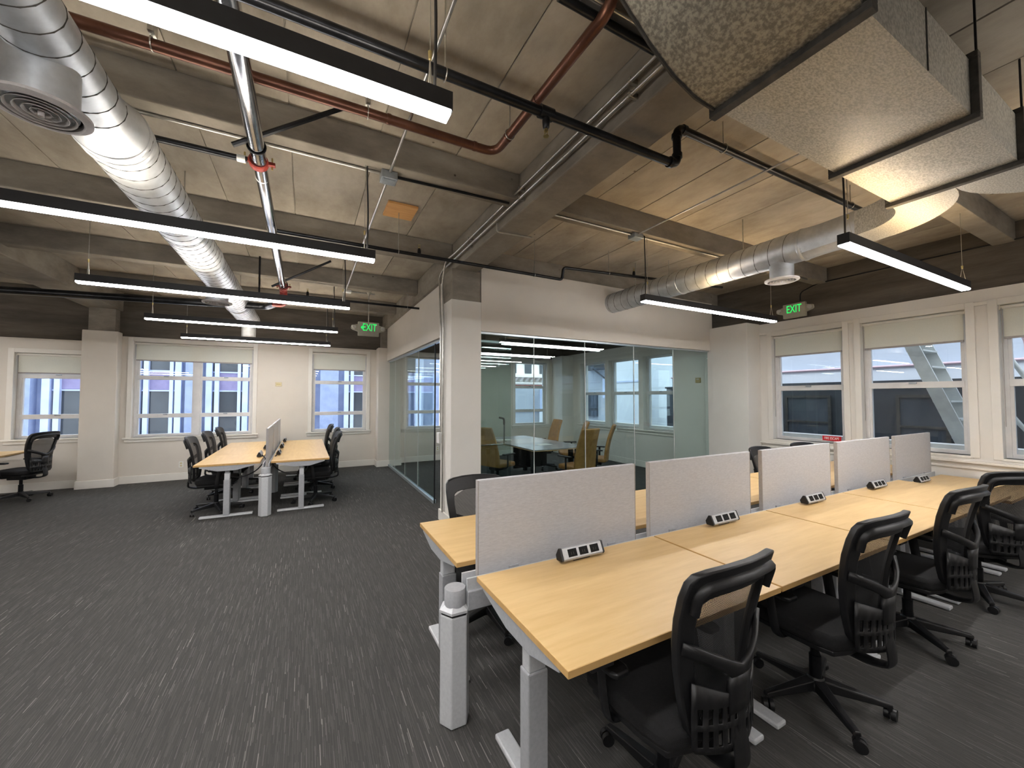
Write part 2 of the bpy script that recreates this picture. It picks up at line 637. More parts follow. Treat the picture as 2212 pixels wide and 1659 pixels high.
    def build(s, name, mat, parent=None, smooth=None, bevel=None, world=True, solid=None, subsurf=0):
        bm = s.bm
        bmesh.ops.recalc_face_normals(bm, faces=bm.faces[:])
        base = Vector((0, 0, 0))
        top = None
        if parent is not None and world:
            top = parent
            while top.parent:
                base += top.location
                top = top.parent
            base += top.location
            bmesh.ops.translate(bm, verts=bm.verts[:], vec=-base)
        loc = None
        if parent is None:
            xs = [v.co.x for v in bm.verts]
            ys = [v.co.y for v in bm.verts]
            zs = [v.co.z for v in bm.verts]
            loc = Vector(((min(xs) + max(xs)) / 2, (min(ys) + max(ys)) / 2, min(zs)))
            bmesh.ops.translate(bm, verts=bm.verts[:], vec=-loc)
        me = bpy.data.meshes.new(name)
        bm.to_mesh(me)
        bm.free()
        me.materials.append(MT[mat] if isinstance(mat, str) else mat)
        o = bpy.data.objects.new(name, me)
        COL.objects.link(o)
        if loc is not None:
            o.location = loc
        if parent is not None:
            o.parent = parent
        if smooth is not None:
            me.polygons.foreach_set('use_smooth', [True] * len(me.polygons))
            me.set_sharp_from_angle(angle=math.radians(smooth))
        if solid:
            md = o.modifiers.new('solid', 'SOLIDIFY')
            md.thickness = solid
            md.offset = 0
        if bevel:
            md = o.modifiers.new('bevel', 'BEVEL')
            md.width = bevel
            md.segments = 2
            md.limit_method = 'ANGLE'
            md.angle_limit = math.radians(40)
        if subsurf:
            md = o.modifiers.new('sub', 'SUBSURF')
            md.levels = md.render_levels = subsurf
        return o


def box(name, mat, x0, x1, y0, y1, z0, z1, parent=None, bevel=None, world=True):
    return MB().box(x0, x1, y0, y1, z0, z1).build(name, mat, parent, bevel=bevel, world=world)


def struct(o, label=None):
    return tag(o, label, None, None, 'structure')


def text(name, body, size, mat, parent, loc, rot, depth=0.002, sx=1.0):
    cu = bpy.data.curves.new(name, 'FONT')
    cu.body = body
    cu.size = size
    cu.extrude = depth
    cu.align_x = 'CENTER'
    cu.align_y = 'CENTER'
    cu.materials.append(MT[mat])
    tmp = bpy.data.objects.new('tmp_text', cu)
    COL.objects.link(tmp)
    bpy.context.view_layer.update()
    me = bpy.data.meshes.new_from_object(tmp.evaluated_get(bpy.context.evaluated_depsgraph_get()))
    me.name = name
    bpy.data.objects.remove(tmp)
    bpy.data.curves.remove(cu)
    if not me.materials:
        me.materials.append(MT[mat])
    o = bpy.data.objects.new(name, me)
    COL.objects.link(o)
    o.parent = parent
    o.location = loc
    o.rotation_euler = rot
    o.scale = (sx, 1, 1)
    return o


def holed(u0, u1, z0, z1, holes):
    """cells of the rectangle u0..u1 x z0..z1 outside the holes (list of (ua,ub,za,zb))"""
    us = sorted({u0, u1, *[h[0] for h in holes], *[h[1] for h in holes]})
    zs = sorted({z0, z1, *[h[2] for h in holes], *[h[3] for h in holes]})
    us = [u for u in us if u0 <= u <= u1]
    zs = [z for z in zs if z0 <= z <= z1]
    for i in range(len(us) - 1):
        col = []
        for j in range(len(zs) - 1):
            cu, cz = (us[i] + us[i + 1]) / 2, (zs[j] + zs[j + 1]) / 2
            if any(h[0] < cu < h[1] and h[2] < cz < h[3] for h in holes):
                continue
            if col and abs(col[-1][1] - zs[j]) < 1e-6:
                col[-1][1] = zs[j + 1]
            else:
                col.append([zs[j], zs[j + 1]])
        for a, b in col:
            yield us[i], us[i + 1], a, b


# ------------------------------------------------------------------ room shell
YB, XR = 9.95, 7.0           # inner faces of the window walls
XL, YF = -9.0, -5.0
SLAB = 3.60
JB = 3.37                    # joist soffit
GB = 3.26                    # girder soffit

fl = MB()
fl.box(XL - 0.3, XR + 0.3, YF - 0.3, YB + 0.3, -0.2, 0.0)
struct(fl.build('floor', 'carpet'), 'charcoal carpet with fine pale streaks')

ceiling = struct(box('ceiling', 'slab', XL - 0.3, XR + 0.3, YF - 0.3, YB + 0.3, SLAB + 0.012, SLAB + 0.2), 'bare concrete ceiling slab with beams')
JY = [-4.17, -2.38, -0.59, 1.20, 2.99, 4.78, 6.55, 8.34]      # front faces of the joists
JT = 0.17
GIRDERS = ((-3.55, -3.10), (1.65, 1.97))
for gx0, gx1 in GIRDERS:
    g = MB()
    g.box(gx0, gx1, YF, YB + 0.1, GB, SLAB + 0.012)
    g.build('girder', 'beam', ceiling, bevel=0.012)
for x0, x1 in ((XL, -3.55), (-3.10, 1.65), (1.97, XR)):
    src = None
    for y in JY:
        if src is None:
            o = MB().box(x0, x1, 0, JT, JB, SLAB + 0.012).build('joist', 'beam', ceiling, bevel=0.008)
            zc = ceiling.location
            src = o
            o.location = (0, y, 0)
        else:
            o = src.copy()
            COL.objects.link(o)
            o.location = (0, y, 0)
            if x0 > 1.9 and y > 5.0:              # painted black inside the meeting room
                o.data = o.data.copy()
                o.data.materials[0] = MT['blackpaint']
# formwork panels of the slab soffit
bays = [(YF, JY[0])] + [(JY[i] + JT, JY[i + 1]) for i in range(len(JY) - 1)] + [(JY[-1] + JT, YB)]
cache = {}
for (x0, x1, n) in ((-3.10, 1.65, 8), (1.97, XR, 9)):
    wpan = (x1 - x0) / n
    for (b0, b1) in bays:
        if b1 < 0.2:
            continue
        for i in range(n):
            pb = x0 > 1.9 and b0 > 4.9
            key = (round(wpan, 3), round(b1 - b0, 3), pb)
            if key not in cache:
                me_o = MB().box(0.0045, wpan - 0.0045, 0.002, b1 - b0 - 0.002, 0, 0.014).build('slab_panel', 'blackpaint' if pb else 'slab', ceiling, world=False)
                cache[key] = me_o
                o = me_o
            else:
                o = cache[key].copy()
                COL.objects.link(o)
            o.location = Vector((x0 + i * wpan, b0, SLAB - 0.001 + random.uniform(-0.003, 0.002))) - ceiling.location

# --- window openings:  (name, u0, u1, z0, z1, columns, rails, blind bottom)
BW = [('a', -4.45, -3.42, 0.90, 2.40, 1, (2.00, 1.28), 2.04),
      ('b', -2.92, -1.00, 0.86, 2.69, 2, (2.01, 1.265), 2.33),
      ('c', 0.12, 1.29, 0.85, 2.66, 1, (1.97, 1.255), 2.25),
      ('d', 2.21, 3.55, 0.83, 2.67, 1, (1.97, 1.25), None),
      ('e', 5.33, 6.42, 0.83, 2.66, 1, (1.93, 1.24), None)]
RW = [('f', 2.82, 3.81, 0.93, 2.66, 1, (1.775,), 2.30),
      ('g', 1.60, 2.61, 0.93, 2.68, 1, (1.785,), 2.295),
      ('h', 0.36, 1.35, 0.93, 2.68, 1, (1.79,), 2.29),
      ('m', -0.90, 0.10, 0.93, 2.68, 1, (1.79,), 2.29),
      ('i', 5.80, 6.68, 0.87, 2.58, 1, (1.73,), None),
      ('j', 6.82, 7.86, 0.87, 2.58, 1, (1.73,), None),
      ('k', 8.00, 9.04, 0.87, 2.58, 1, (1.73,), None)]
TH = 0.26
wb = MB()
for u0, u1, z0, z1 in holed(-3.3, XR, 0, 2.78, [(w[1], w[2], w[3], w[4]) for w in BW if w[1] > -3.3]):
    wb.box(u0, u1, YB, YB + TH, z0, z1)
for u0, u1, z0, z1 in holed(XL, -3.3, 0, 2.66, [(BW[0][1], BW[0][2], BW[0][3], BW[0][4])]):
    wb.box(u0, u1, YB, YB + TH, z0, z1)
wall_back = struct(wb.build('wall_back', 'drywall'), 'painted window wall below dark concrete')
MB().box(XL, XR + TH, YB + 0.05, YB + TH, 2.66, SLAB + 0.01).build('concrete_band', 'rawwall', wall_back)
wr = MB()
for u0, u1, z0, z1 in holed(YF, YB, 0, 2.89, [(w[1], w[2], w[3], w[4]) for w in RW]):
    wr.box(XR, XR + TH, u0, u1, z0, z1)
wall_right = struct(wr.build('wall_right', 'wall_white'), 'white window wall with stepped ledge')
MB().box(XR + 0.06, XR + TH, YF, YB + TH, 2.89, SLAB + 0.01).build('concrete_band', 'rawwall', wall_right)
# ledge mouldings under and above the windows of the side wall
for z0, z1, p in ((0.845, 0.875, 0.05), (0.775, 0.80, 0.022), (2.70, 2.745, 0.018)):
    for ya, yb in ((YF, 4.02), (4.72, 9.2)):
        MB().box(XR - p, XR, ya, yb, z0, z1).build('moulding', 'trim', wall_right, bevel=0.004)
struct(box('wall_left', 'drywall', XL - TH, XL, YF, YB, 0, SLAB))
struct(box('wall_front', 'drywall', XL, XR, YF - TH, YF, 0, SLAB))

# columns
cw = MB()
cw.box(-3.56, -3.08, 9.74, YB, 0, 2.84)
col_l = struct(cw.build('wall_column', 'drywall', bevel=0.012), 'painted column between the windows')
MB().box(-3.50, -3.14, 9.80, YB + 0.05, 2.84, GB).build('concrete_core', 'beam', col_l)
MB().box(-3.58, -3.06, 9.72, YB, 0, 0.14).build('baseboard', 'trim', col_l, bevel=0.004)
cw = MB()
cw.box(1.50, 2.04, 9.62, YB, 0, 2.80)
col_c = struct(cw.build('wall_column', 'drywall', bevel=0.012), 'pilaster where the glass wall ends')
MB().box(1.60, 2.0, 9.66, YB + 0.05, 2.80, GB).build('concrete_core', 'beam', col_c)
MB().box(1.48, 2.06, 9.60, YB, 0, 0.14).build('baseboard', 'trim', col_c, bevel=0.004)
cw = MB()
cw.box(1.61, 2.02, 4.70, 5.12, 0, 2.87)
pillar = struct(cw.build('wall_column', 'wall_white', bevel=0.006), 'white boxed pillar at the corner of the glass room')
MB().box(1.62, 2.01, 4.71, 5.12, 2.87, GB + 0.01).build('concrete_core', 'beam', pillar, bevel=0.008)
MB().box(1.59, 2.03, 4.685, 5.14, 0, 0.14).build('baseboard', 'trim', pillar, bevel=0.004)
cw = MB()
cw.box(6.63, XR, 4.01, 4.82, 0, 2.90)
col_r = struct(cw.build('wall_column', 'wall_white', bevel=0.008), 'white boxed column between glass room and windows')
MB().box(6.61, XR, 3.99, 4.70, 0, 0.14).build('baseboard', 'trim', col_r, bevel=0.004)
cw = MB()
cw.box(6.60, XR, 9.40, YB, 0, 2.84)
col_k = struct(cw.build('wall_column', 'wall_white', bevel=0.01), 'corner column inside the glass room')
MB().box(6.58, XR, 9.38, YB, 0, 0.14).build('baseboard', 'trim', col_k)
# small return wall of the glass room next to the window column
struct(box('wall_return', 'wall_white', 6.72, XR, 4.82, 5.60, 0, 2.89), 'short white return wall inside the glass room')

# baseboards
for n, (x0, x1) in enumerate(((XL, -3.58), (-3.06, 1.48), (2.06, 6.58))):
    struct(box('baseboard_back_%d' % n, 'trim', x0, x1, YB - 0.018, YB, 0, 0.14, bevel=0.004))
struct(box('baseboard_right', 'trim', XR - 0.018, XR, YF, 3.99, 0, 0.14, bevel=0.004))
struct(box('baseboard_conference', 'trim', XR - 0.018, XR, 5.60, 9.38, 0, 0.14, bevel=0.004))

# bulkheads above the glass
struct(box('wall_bulkhead_front', 'drywall', 2.02, 6.70, 4.70, 4.82, 2.49, JB), 'beige drywall above the glass front')
struct(box('wall_bulkhead_side', 'drywall', 1.70, 1.84, 5.10, 9.62, 2.49, GB), 'beige drywall above the side glass')


# ------------------------------------------------------------------ windows
def window(idx, spec, side):
    """built in a local frame: x along the wall, y outward, z up"""
    nm, u0, u1, z0, z1, ncol, rails, blind_z = spec
    w = u1 - u0
    if side == 'back':
        root = empty('window_%d' % idx, (u0, YB, 0))
    else:
        root = empty('window_%d' % idx, (XR, u1, 0), -PI / 2)
    tag(root, kind='structure')
    B = lambda name, mat, *a, bevel=None: box(name, mat, *a, parent=root, bevel=bevel, world=False)
    c = MB()                                     # interior casing, proud of the wall
    cwid = 0.075
    c.box(-cwid, 0.0, -0.02, 0.0, z0 - 0.02, z1 + cwid)
    c.box(w, w + cwid, -0.02, 0.0, z0 - 0.02, z1 + cwid)
    c.box(0.0, w, -0.02, 0.0, z1, z1 + cwid)
    c.build('casing', 'trim', root, world=False, bevel=0.004)
    st = MB()
    if side == 'back':
        st.box(-0.11, w + 0.11, -0.05, 0.10, z0 - 0.03, z0)
        st.box(-0.09, w + 0.09, -0.022, 0.0, z0 - 0.085, z0 - 0.03)
    else:
        st.box(-0.02, w + 0.02, -0.012, 0.10, z0 - 0.03, z0)
    st.build('sill', 'trim', root, world=False, bevel=0.004)
    f = MB()                                     # frame at mid depth
    ya, yb = 0.09, 0.16
    t = 0.045
    f.box(0, t, ya, yb, z0, z1)
    f.box(w - t, w, ya, yb, z0, z1)
    f.box(t, w - t, ya, yb, z1 - t, z1)
    f.box(t, w - t, ya, yb, z0, z0 + 0.05)
    f.build('frame', 'sash', root, world=False, bevel=0.003)
    B('outer_sill', 'whitepaint', -0.02, w + 0.02, 0.165, 0.36, z0 - 0.06, z0 + (0.025 if side == 'back' else 0.10))
    cw_ = (w - 2 * t - (ncol - 1) * 0.10) / ncol
    xs = [(t + i * (cw_ + 0.10), t + i * (cw_ + 0.10) + cw_) for i in range(ncol)]
    for i in range(ncol - 1):
        B('mullion', 'sash', xs[i][1], xs[i + 1][0], 0.07, 0.17, z0, z1)
    zz = [z0 + 0.05] + sorted(rails) + [z1 - t]
    for (xa, xb) in xs:
        for r in rails:
            B('rail', 'sash', xa, xb, 0.085, 0.15, r - 0.04, r + 0.04, bevel=0.003)
            la = B('latch', 'jbox', (xa + xb) / 2 - 0.035, (xa + xb) / 2 + 0.035, 0.06, 0.09, r + 0.015, r + 0.035)
        for k in range(len(zz) - 1):
            za = zz[k] + (0.04 if k else 0)
            zb = zz[k + 1] - (0.04 if k < len(zz) - 2 else 0)
            for xe in (xa, xb - 0.028):           # sash stiles
                B('stile', 'sash', xe, xe + 0.028, 0.10, 0.145, za, zb)
            wired = side != 'back' and blind_z and k == 0
            p = B('pane', 'wireglass' if wired else 'winglass', xa + 0.028, xb - 0.028, 0.118, 0.124, za, zb)
    return root


widx = 1
for sp in BW:
    window(widx, sp, 'back')
    widx += 1
for sp in RW:
    window(widx, sp, 'right')
    widx += 1

BL = {'a': 'cream roller blind on the window beside the left desk group',
      'b': 'wide cream roller blind over the double window of the back wall',
      'c': 'narrow cream roller blind on the window near the glass wall',
      'f': 'cream roller blind above the red fire escape sign',
      'g': 'cream roller blind with the fire escape ladder showing through it',
      'h': 'cream roller blind on the side window cut by the picture edge',
      'm': 'cream roller blind on the side window beyond the picture edge'}
BL['a'] = 'cream roller blind on the window behind the armrest chair'
for side, lst in (('back', BW), ('right', RW)):
    for (nm, u0, u1, z0, z1, nc, rl, bz) in lst:
        if not bz:
            continue
        w = u1 - u0
        if side == 'back':
            r = thing('roller_blind', BL[nm], 'blind', (u0, YB, bz), 0, 'roller blinds on the windows')
        else:
            r = thing('roller_blind', BL[nm], 'blind', (XR, u1, bz), -PI / 2, 'roller blinds on the windows')
        h = z1 - bz
        MB().box(0.03, w - 0.03, 0.042, 0.044, 0.02, h - 0.005).build('fabric', 'blind', r, world=False)
        MB().box(0.03, w - 0.03, 0.036, 0.050, 0.0, 0.024).build('hem_bar', 'panel_edge', r, world=False)
        MB().lathe([(0.022, 0.012), (0.022, w - 0.012)], (0, 0.050, h - 0.026), 12, 'x').build('roller', 'trim', r, smooth=40, world=False)
        for xe in (0.003, w - 0.012):
            MB().box(xe, xe + 0.009, 0.02, 0.07, h - 0.055, h).build('bracket', 'trim', r, world=False)
        if side == 'right':
            MB().tube([(0.02, 0.03, h - 0.03), (0.02, 0.028, -1.0)], 0.003, 6).build('chain', 'panel_edge', r, world=False)

# ------------------------------------------------------------------ glass partitions
gf = struct(empty('wall_glass_front', (2.02, 4.76, 0)), 'frameless glass front of the meeting room')
gx = [2.02, 2.855, 3.76, 4.766, 5.70, 6.63]
for i in range(5):
    box('glass_pane', 'confglass', gx[i] + 0.004, gx[i + 1] - 0.004, 4.754, 4.766, 0.03, 2.47, gf)
for x in gx[1:-1]:
    box('joint', 'pvc', x - 0.004, x + 0.004, 4.753, 4.767, 0.03, 2.47, gf)
box('track', 'alu', 2.02, 6.63, 4.735, 4.785, 0.0, 0.04, gf)
box('track', 'alu', 2.02, 6.63, 4.735, 4.785, 2.465, 2.495, gf)
gs = struct(empty('wall_glass_side', (1.77, 9.6, 0)), 'frameless glass side of the meeting room')
gy = [5.92, 6.93, 7.95, 8.97, 9.62]
for i in range(4):
    box('glass_pane', 'confglass', 1.764, 1.776, gy[i] + 0.004, gy[i + 1] - 0.004, 0.05, 2.47, gs)
for y in gy[1:-1]:
    box('joint', 'pvc', 1.763, 1.777, y - 0.004, y + 0.004, 0.05, 2.47, gs)
box('track', 'alu', 1.745, 1.795, 5.92, 9.62, 0.0, 0.05, gs)
box('track', 'alu', 1.745, 1.795, 5.12, 9.62, 2.455, 2.495, gs)
box('edge_seal', 'black', 1.760, 1.780, 5.915, 5.925, 0.0, 2.47, gs)
door = struct(empty('door_1', (1.86, 5.17, 0)), 'open glass door with a bent pull bar')
box('door_leaf', 'doorglass', 1.86, 2.70, 5.164, 5.176, 0.02, 2.44, door)
box('top_rail', 'alu', 1.86, 2.70, 5.158, 5.182, 2.42, 2.45, door)
hd = MB()
hd.tube(fillet([(1.93, 5.23, 0.93), (2.62, 5.23, 0.93), (2.62, 5.23, 1.22)], 0.03), 0.012, 10)
hd = hd.build('pull_bar', 'steel', door, smooth=50)
MB().tube(fillet([(2.62, 5.23, 1.22), (2.62, 5.23, 1.31), (2.54, 5.23, 1.325)], 0.05), 0.015, 10).build('grip', 'black', door, smooth=50)
for xm, zm in ((1.96, 0.93), (2.62, 0.98)):
    MB().tube([(xm, 5.16, zm), (xm, 5.23, zm)], 0.008, 8).build('mount', 'steel', door, smooth=50)


# ------------------------------------------------------------------ sit-stand desks
def make_desk(L=1.22, D=0.767):
    r = empty('standing_desk')
    t = MB()
    t.box(0.0, L, 0.0, D, 0.7035, 0.730)
    o = t.build('tabletop', 'maple', r, world=False, bevel=0.0025)
    e = MB()
    e.box(-0.0012, L + 0.0012, -0.0012, D + 0.0012, 0.7045, 0.7285)
    e.build('edge_band', 'maple_edge', o, world=False)
    for x in (0.085, L - 0.085):
        lg = empty('leg', (x, 0.36, 0), parent=r)
        MB().box(-0.047, 0.047, -0.036, 0.036, 0.028, 0.505).build('outer_tube', 'silver', lg, world=False, bevel=0.006)
        MB().box(-0.040, 0.040, -0.030, 0.030, 0.505, 0.595).build('middle_tube', 'silver_light', lg, world=False, bevel=0.005)
        MB().box(-0.033, 0.033, -0.024, 0.024, 0.595, 0.680).build('inner_tube', 'silver', lg, world=False, bevel=0.004)
        MB().box(-0.037, 0.037, -0.30, 0.30, 0.004, 0.030).build('foot', 'silver_light', lg, world=False, bevel=0.008)
        for yg in (-0.26, 0.26):
            MB().lathe([(0.018, 0), (0.018, 0.006)], (0, yg, 0), 10).build('glide', 'black', lg, world=False)
    for x in (0.005, L - 0.027):
        b = MB()
        b.prism([(0.06, 0.703), (0.06, 0.686), (0.26, 0.632), (0.46, 0.632), (D - 0.06, 0.686), (D - 0.06, 0.703)], x, x + 0.022, 'x')
        b.build('side_bracket', 'silver', r, world=False, bevel=0.002)
    MB().box(0.027, L - 0.027, 0.33, 0.38, 0.655, 0.700).build('crossbar', 'silver', r, world=False, bevel=0.003)
    MB().box(L * 0.38, L * 0.62, 0.44, 0.56, 0.655, 0.702).build('control_box', 'black', r, world=False, bevel=0.004)
    MB().box(0.10, 0.20, 0.005, 0.05, 0.685, 0.7035).build('height_switch', 'black', r, world=False, bevel=0.003)
    return r


DG = 'sit-stand desks of the long bench'
desk0 = make_desk()
front_desks = [(0.77, 0.0), (2.005, 0.0), (3.24, 0.0), (4.475, 0.0), (5.71, -0.055)]
fl_lab = ['maple standing desk at the end of the bench beside the open aisle',
          'maple standing desk second from the aisle, on the near side of the dividers',
          'maple standing desk third from the aisle, on the near side of the dividers',
          'maple standing desk fourth from the aisle, on the near side of the dividers',
          'maple standing desk lowered against the window wall, near side of the dividers']
bk_lab = ['maple standing desk behind the first divider, beside the mesh chair at the pillar',
          'maple standing desk showing through the gap after the first divider',
          'maple standing desk showing through the gap after the second divider',
          'maple standing desk showing through the gap after the third divider',
          'maple standing desk against the window wall behind the last divider']
for i, (x, dz) in enumerate(front_desks):
    d = desk0 if i == 0 else copy_tree(desk0)
    d.location = (x, 1.07, 0)
    if dz:
        for ch in d.children:
            if not ch.name.startswith('leg'):
                ch.location.z += dz
            else:
                for g in ch.children:
                    if g.name.startswith('inner') or g.name.startswith('middle'):
                        g.location.z += dz
    tag(d, fl_lab[i], 'desk', DG)
for i in range(5):
    d = copy_tree(desk0)
    d.location = (0.735 + i * 1.235 + 1.22, 2.80, 0)
    d.rotation_euler = (0, 0, PI)
    tag(d, bk_lab[i], 'desk', DG)

# spine beam with hexagonal posts
def spine(root, p0, p1, posts):
    """beam between p0 and p1 (2D), posts at given 2D points"""
    a, b = Vector((p0[0], p0[1], 0)), Vector((p1[0], p1[1], 0))
    d = (b - a)
    ln = d.length
    ang = math.atan2(d.y, d.x)
    M = Matrix.Translation(a) @ Matrix.Rotation(ang, 4, 'Z')
    MB().box(0.05, ln, -0.055, 0.055, 0.545, 0.640, M).build('beam', 'silver', root, bevel=0.004)
    for ye in (-0.042, 0.030):
        MB().box(0.05, ln, ye, ye + 0.012, 0.640, 0.700, M).build('cable_tray', 'silver_light', root)
    for k, (px, py) in enumerate(posts):
        pp = empty('post', Vector((px, py, 0)) - root.location, parent=root)
        MB().lathe([(0.078, 0.004), (0.078, 0.535)], (0, 0, 0), 6).build('hex_tube', 'silver_light', pp, world=False, bevel=0.006)
        MB().lathe([(0.072, 0.535), (0.072, 0.548)], (0, 0, 0), 6).build('gasket', 'black', pp, world=False)
        MB().lathe([(0.081, 0.548), (0.081, 0.560), (0.056, 0.575)], (0, 0, 0), 6).build('collar', 'silver_light', pp, world=False)
        MB().lathe([(0.054, 0.560), (0.054, 0.652), (0.052, 0.655)], (0, 0, 0), 28).build('cap', 'silver', pp, smooth=40, world=False)
        MB().box(0.03, 0.14, -0.020, 0.020, 0.590, 0.640, Matrix.Rotation(ang, 4, 'Z')).build('bracket', 'silver', pp, world=False, bevel=0.004)


sp1 = thing('desk_spine', 'silver power spine with hexagonal post at the end of the long bench', 'spine', (0.69, 1.935, 0))
spine(sp1, (0.69, 1.935), (6.95, 1.935), [(0.69, 1.935), (2.62, 1.935), (4.55, 1.935), (6.2, 1.935)])

# divider panels
def divider(label, c, L, rz, z0, z1, group):
    r = thing('divider_panel', label, 'divider', (c[0], c[1], z0), rz, group)
    h = z1 - z0
    MB().box(0, L, -0.014, 0.014, 0.0, h).build('fabric_panel', 'panel', r, world=False, bevel=0.006)
    for xe in (0.001, L - 0.001):
        MB().box(xe - 0.003, xe + 0.003, -0.0145, 0.0145, 0.002, h - 0.002).build('edge_trim', 'panel_edge', r, world=False)
    for xe in (0.21, L - 0.21):
        MB().box(xe - 0.03, xe + 0.03, -0.024, 0.024, -0.01, 0.05).build('clamp', 'silver', r, world=False, bevel=0.002)
    return r


dl = ['grey fabric divider at the end of the bench nearest the aisle',
      'grey fabric divider second from the aisle',
      'grey fabric divider third from the aisle, middle of five',
      'grey fabric divider fourth from the aisle',
      'small-looking grey fabric divider closest to the window wall']
for lab, x0, x1 in zip(dl, (0.81, 2.055, 3.345, 4.595, 5.905), (1.925, 3.18, 4.455, 5.76, 6.93)):
    divider(lab, (x0, 1.935), x1 - x0, 0, 0.66, 1.185, 'fabric dividers of the long bench')


# power outlet boxes
def make_power():
    r = empty('power_outlet_box')
    prof = [(-0.026, 0.008), (0.022, 0.006), (0.030, 0.030), (0.008, 0.070), (-0.006, 0.072), (-0.032, 0.018)]
    MB().prism(prof, 0.012, 0.278, 'x').build('body', 'silver', r, world=False, bevel=0.002)
    for xe in (0.0, 0.278):
        MB().prism(prof, xe, xe + 0.012, 'x').build('end_cap', 'black', r, world=False)
    # face plane runs from (-0.032,0.018) to (-0.006,0.072)
    n = Vector((0, -0.054, 0.026)).normalized()
    up = Vector((0, 0.026, 0.054)).normalized()
    o = Vector((0, -0.032, 0.018))
    M = Matrix(((1, 0, 0, 0), (0, up.y, n.y, o.y), (0, up.z, n.z, o.z), (0, 0, 0, 1)))
    fp = MB().box(0.014, 0.276, 0.003, 0.057, -0.0005, 0.002, M).build('face_plate', 'silver_light', r, world=False)
    for k in range(3):
        x = 0.048 + k * 0.075
        s = MB().box(x - 0.003, x + 0.055, 0.010, 0.050, 0.0005, 0.0035, M).build('socket', 'black_gloss', r, world=False, bevel=0.001)
        MB().box(x + 0.016, x + 0.019, 0.020, 0.034, 0.003, 0.0042, M).box(x + 0.031, x + 0.034, 0.020, 0.034, 0.003, 0.0042, M).build('slot', 'flange', s, world=False)
    MB().box(0.09, 0.20, -0.012, 0.022, -0.004, 0.010).build('mount', 'black', r, world=False)
    return r


pw0 = make_power()
PG = 'desktop power outlet boxes'
pl = [('silver three-socket outlet box on the desk beside the aisle', (1.22, 1.775, 0.734), 0),
      ('silver three-socket outlet box on the second desk from the aisle', (2.48, 1.785, 0.734), 0),
      ('silver three-socket outlet box on the third desk from the aisle', (3.67, 1.775, 0.734), 0),
      ('silver three-socket outlet box on the fourth desk from the aisle', (4.84, 1.765, 0.734), 0),
      ('silver three-socket outlet box on the lowered desk by the window wall', (5.95, 1.765, 0.679), 0),
      ('dark outlet box seen through the gap before the last divider', (5.98, 2.10, 0.734), PI),
      ]
for i, (lab, loc, rz) in enumerate(pl):
    p = pw0 if i == 0 else copy_tree(pw0)
    p.location = loc
    p.rotation_euler = (0, 0, rz)
    tag(p, lab, 'power outlet', PG)


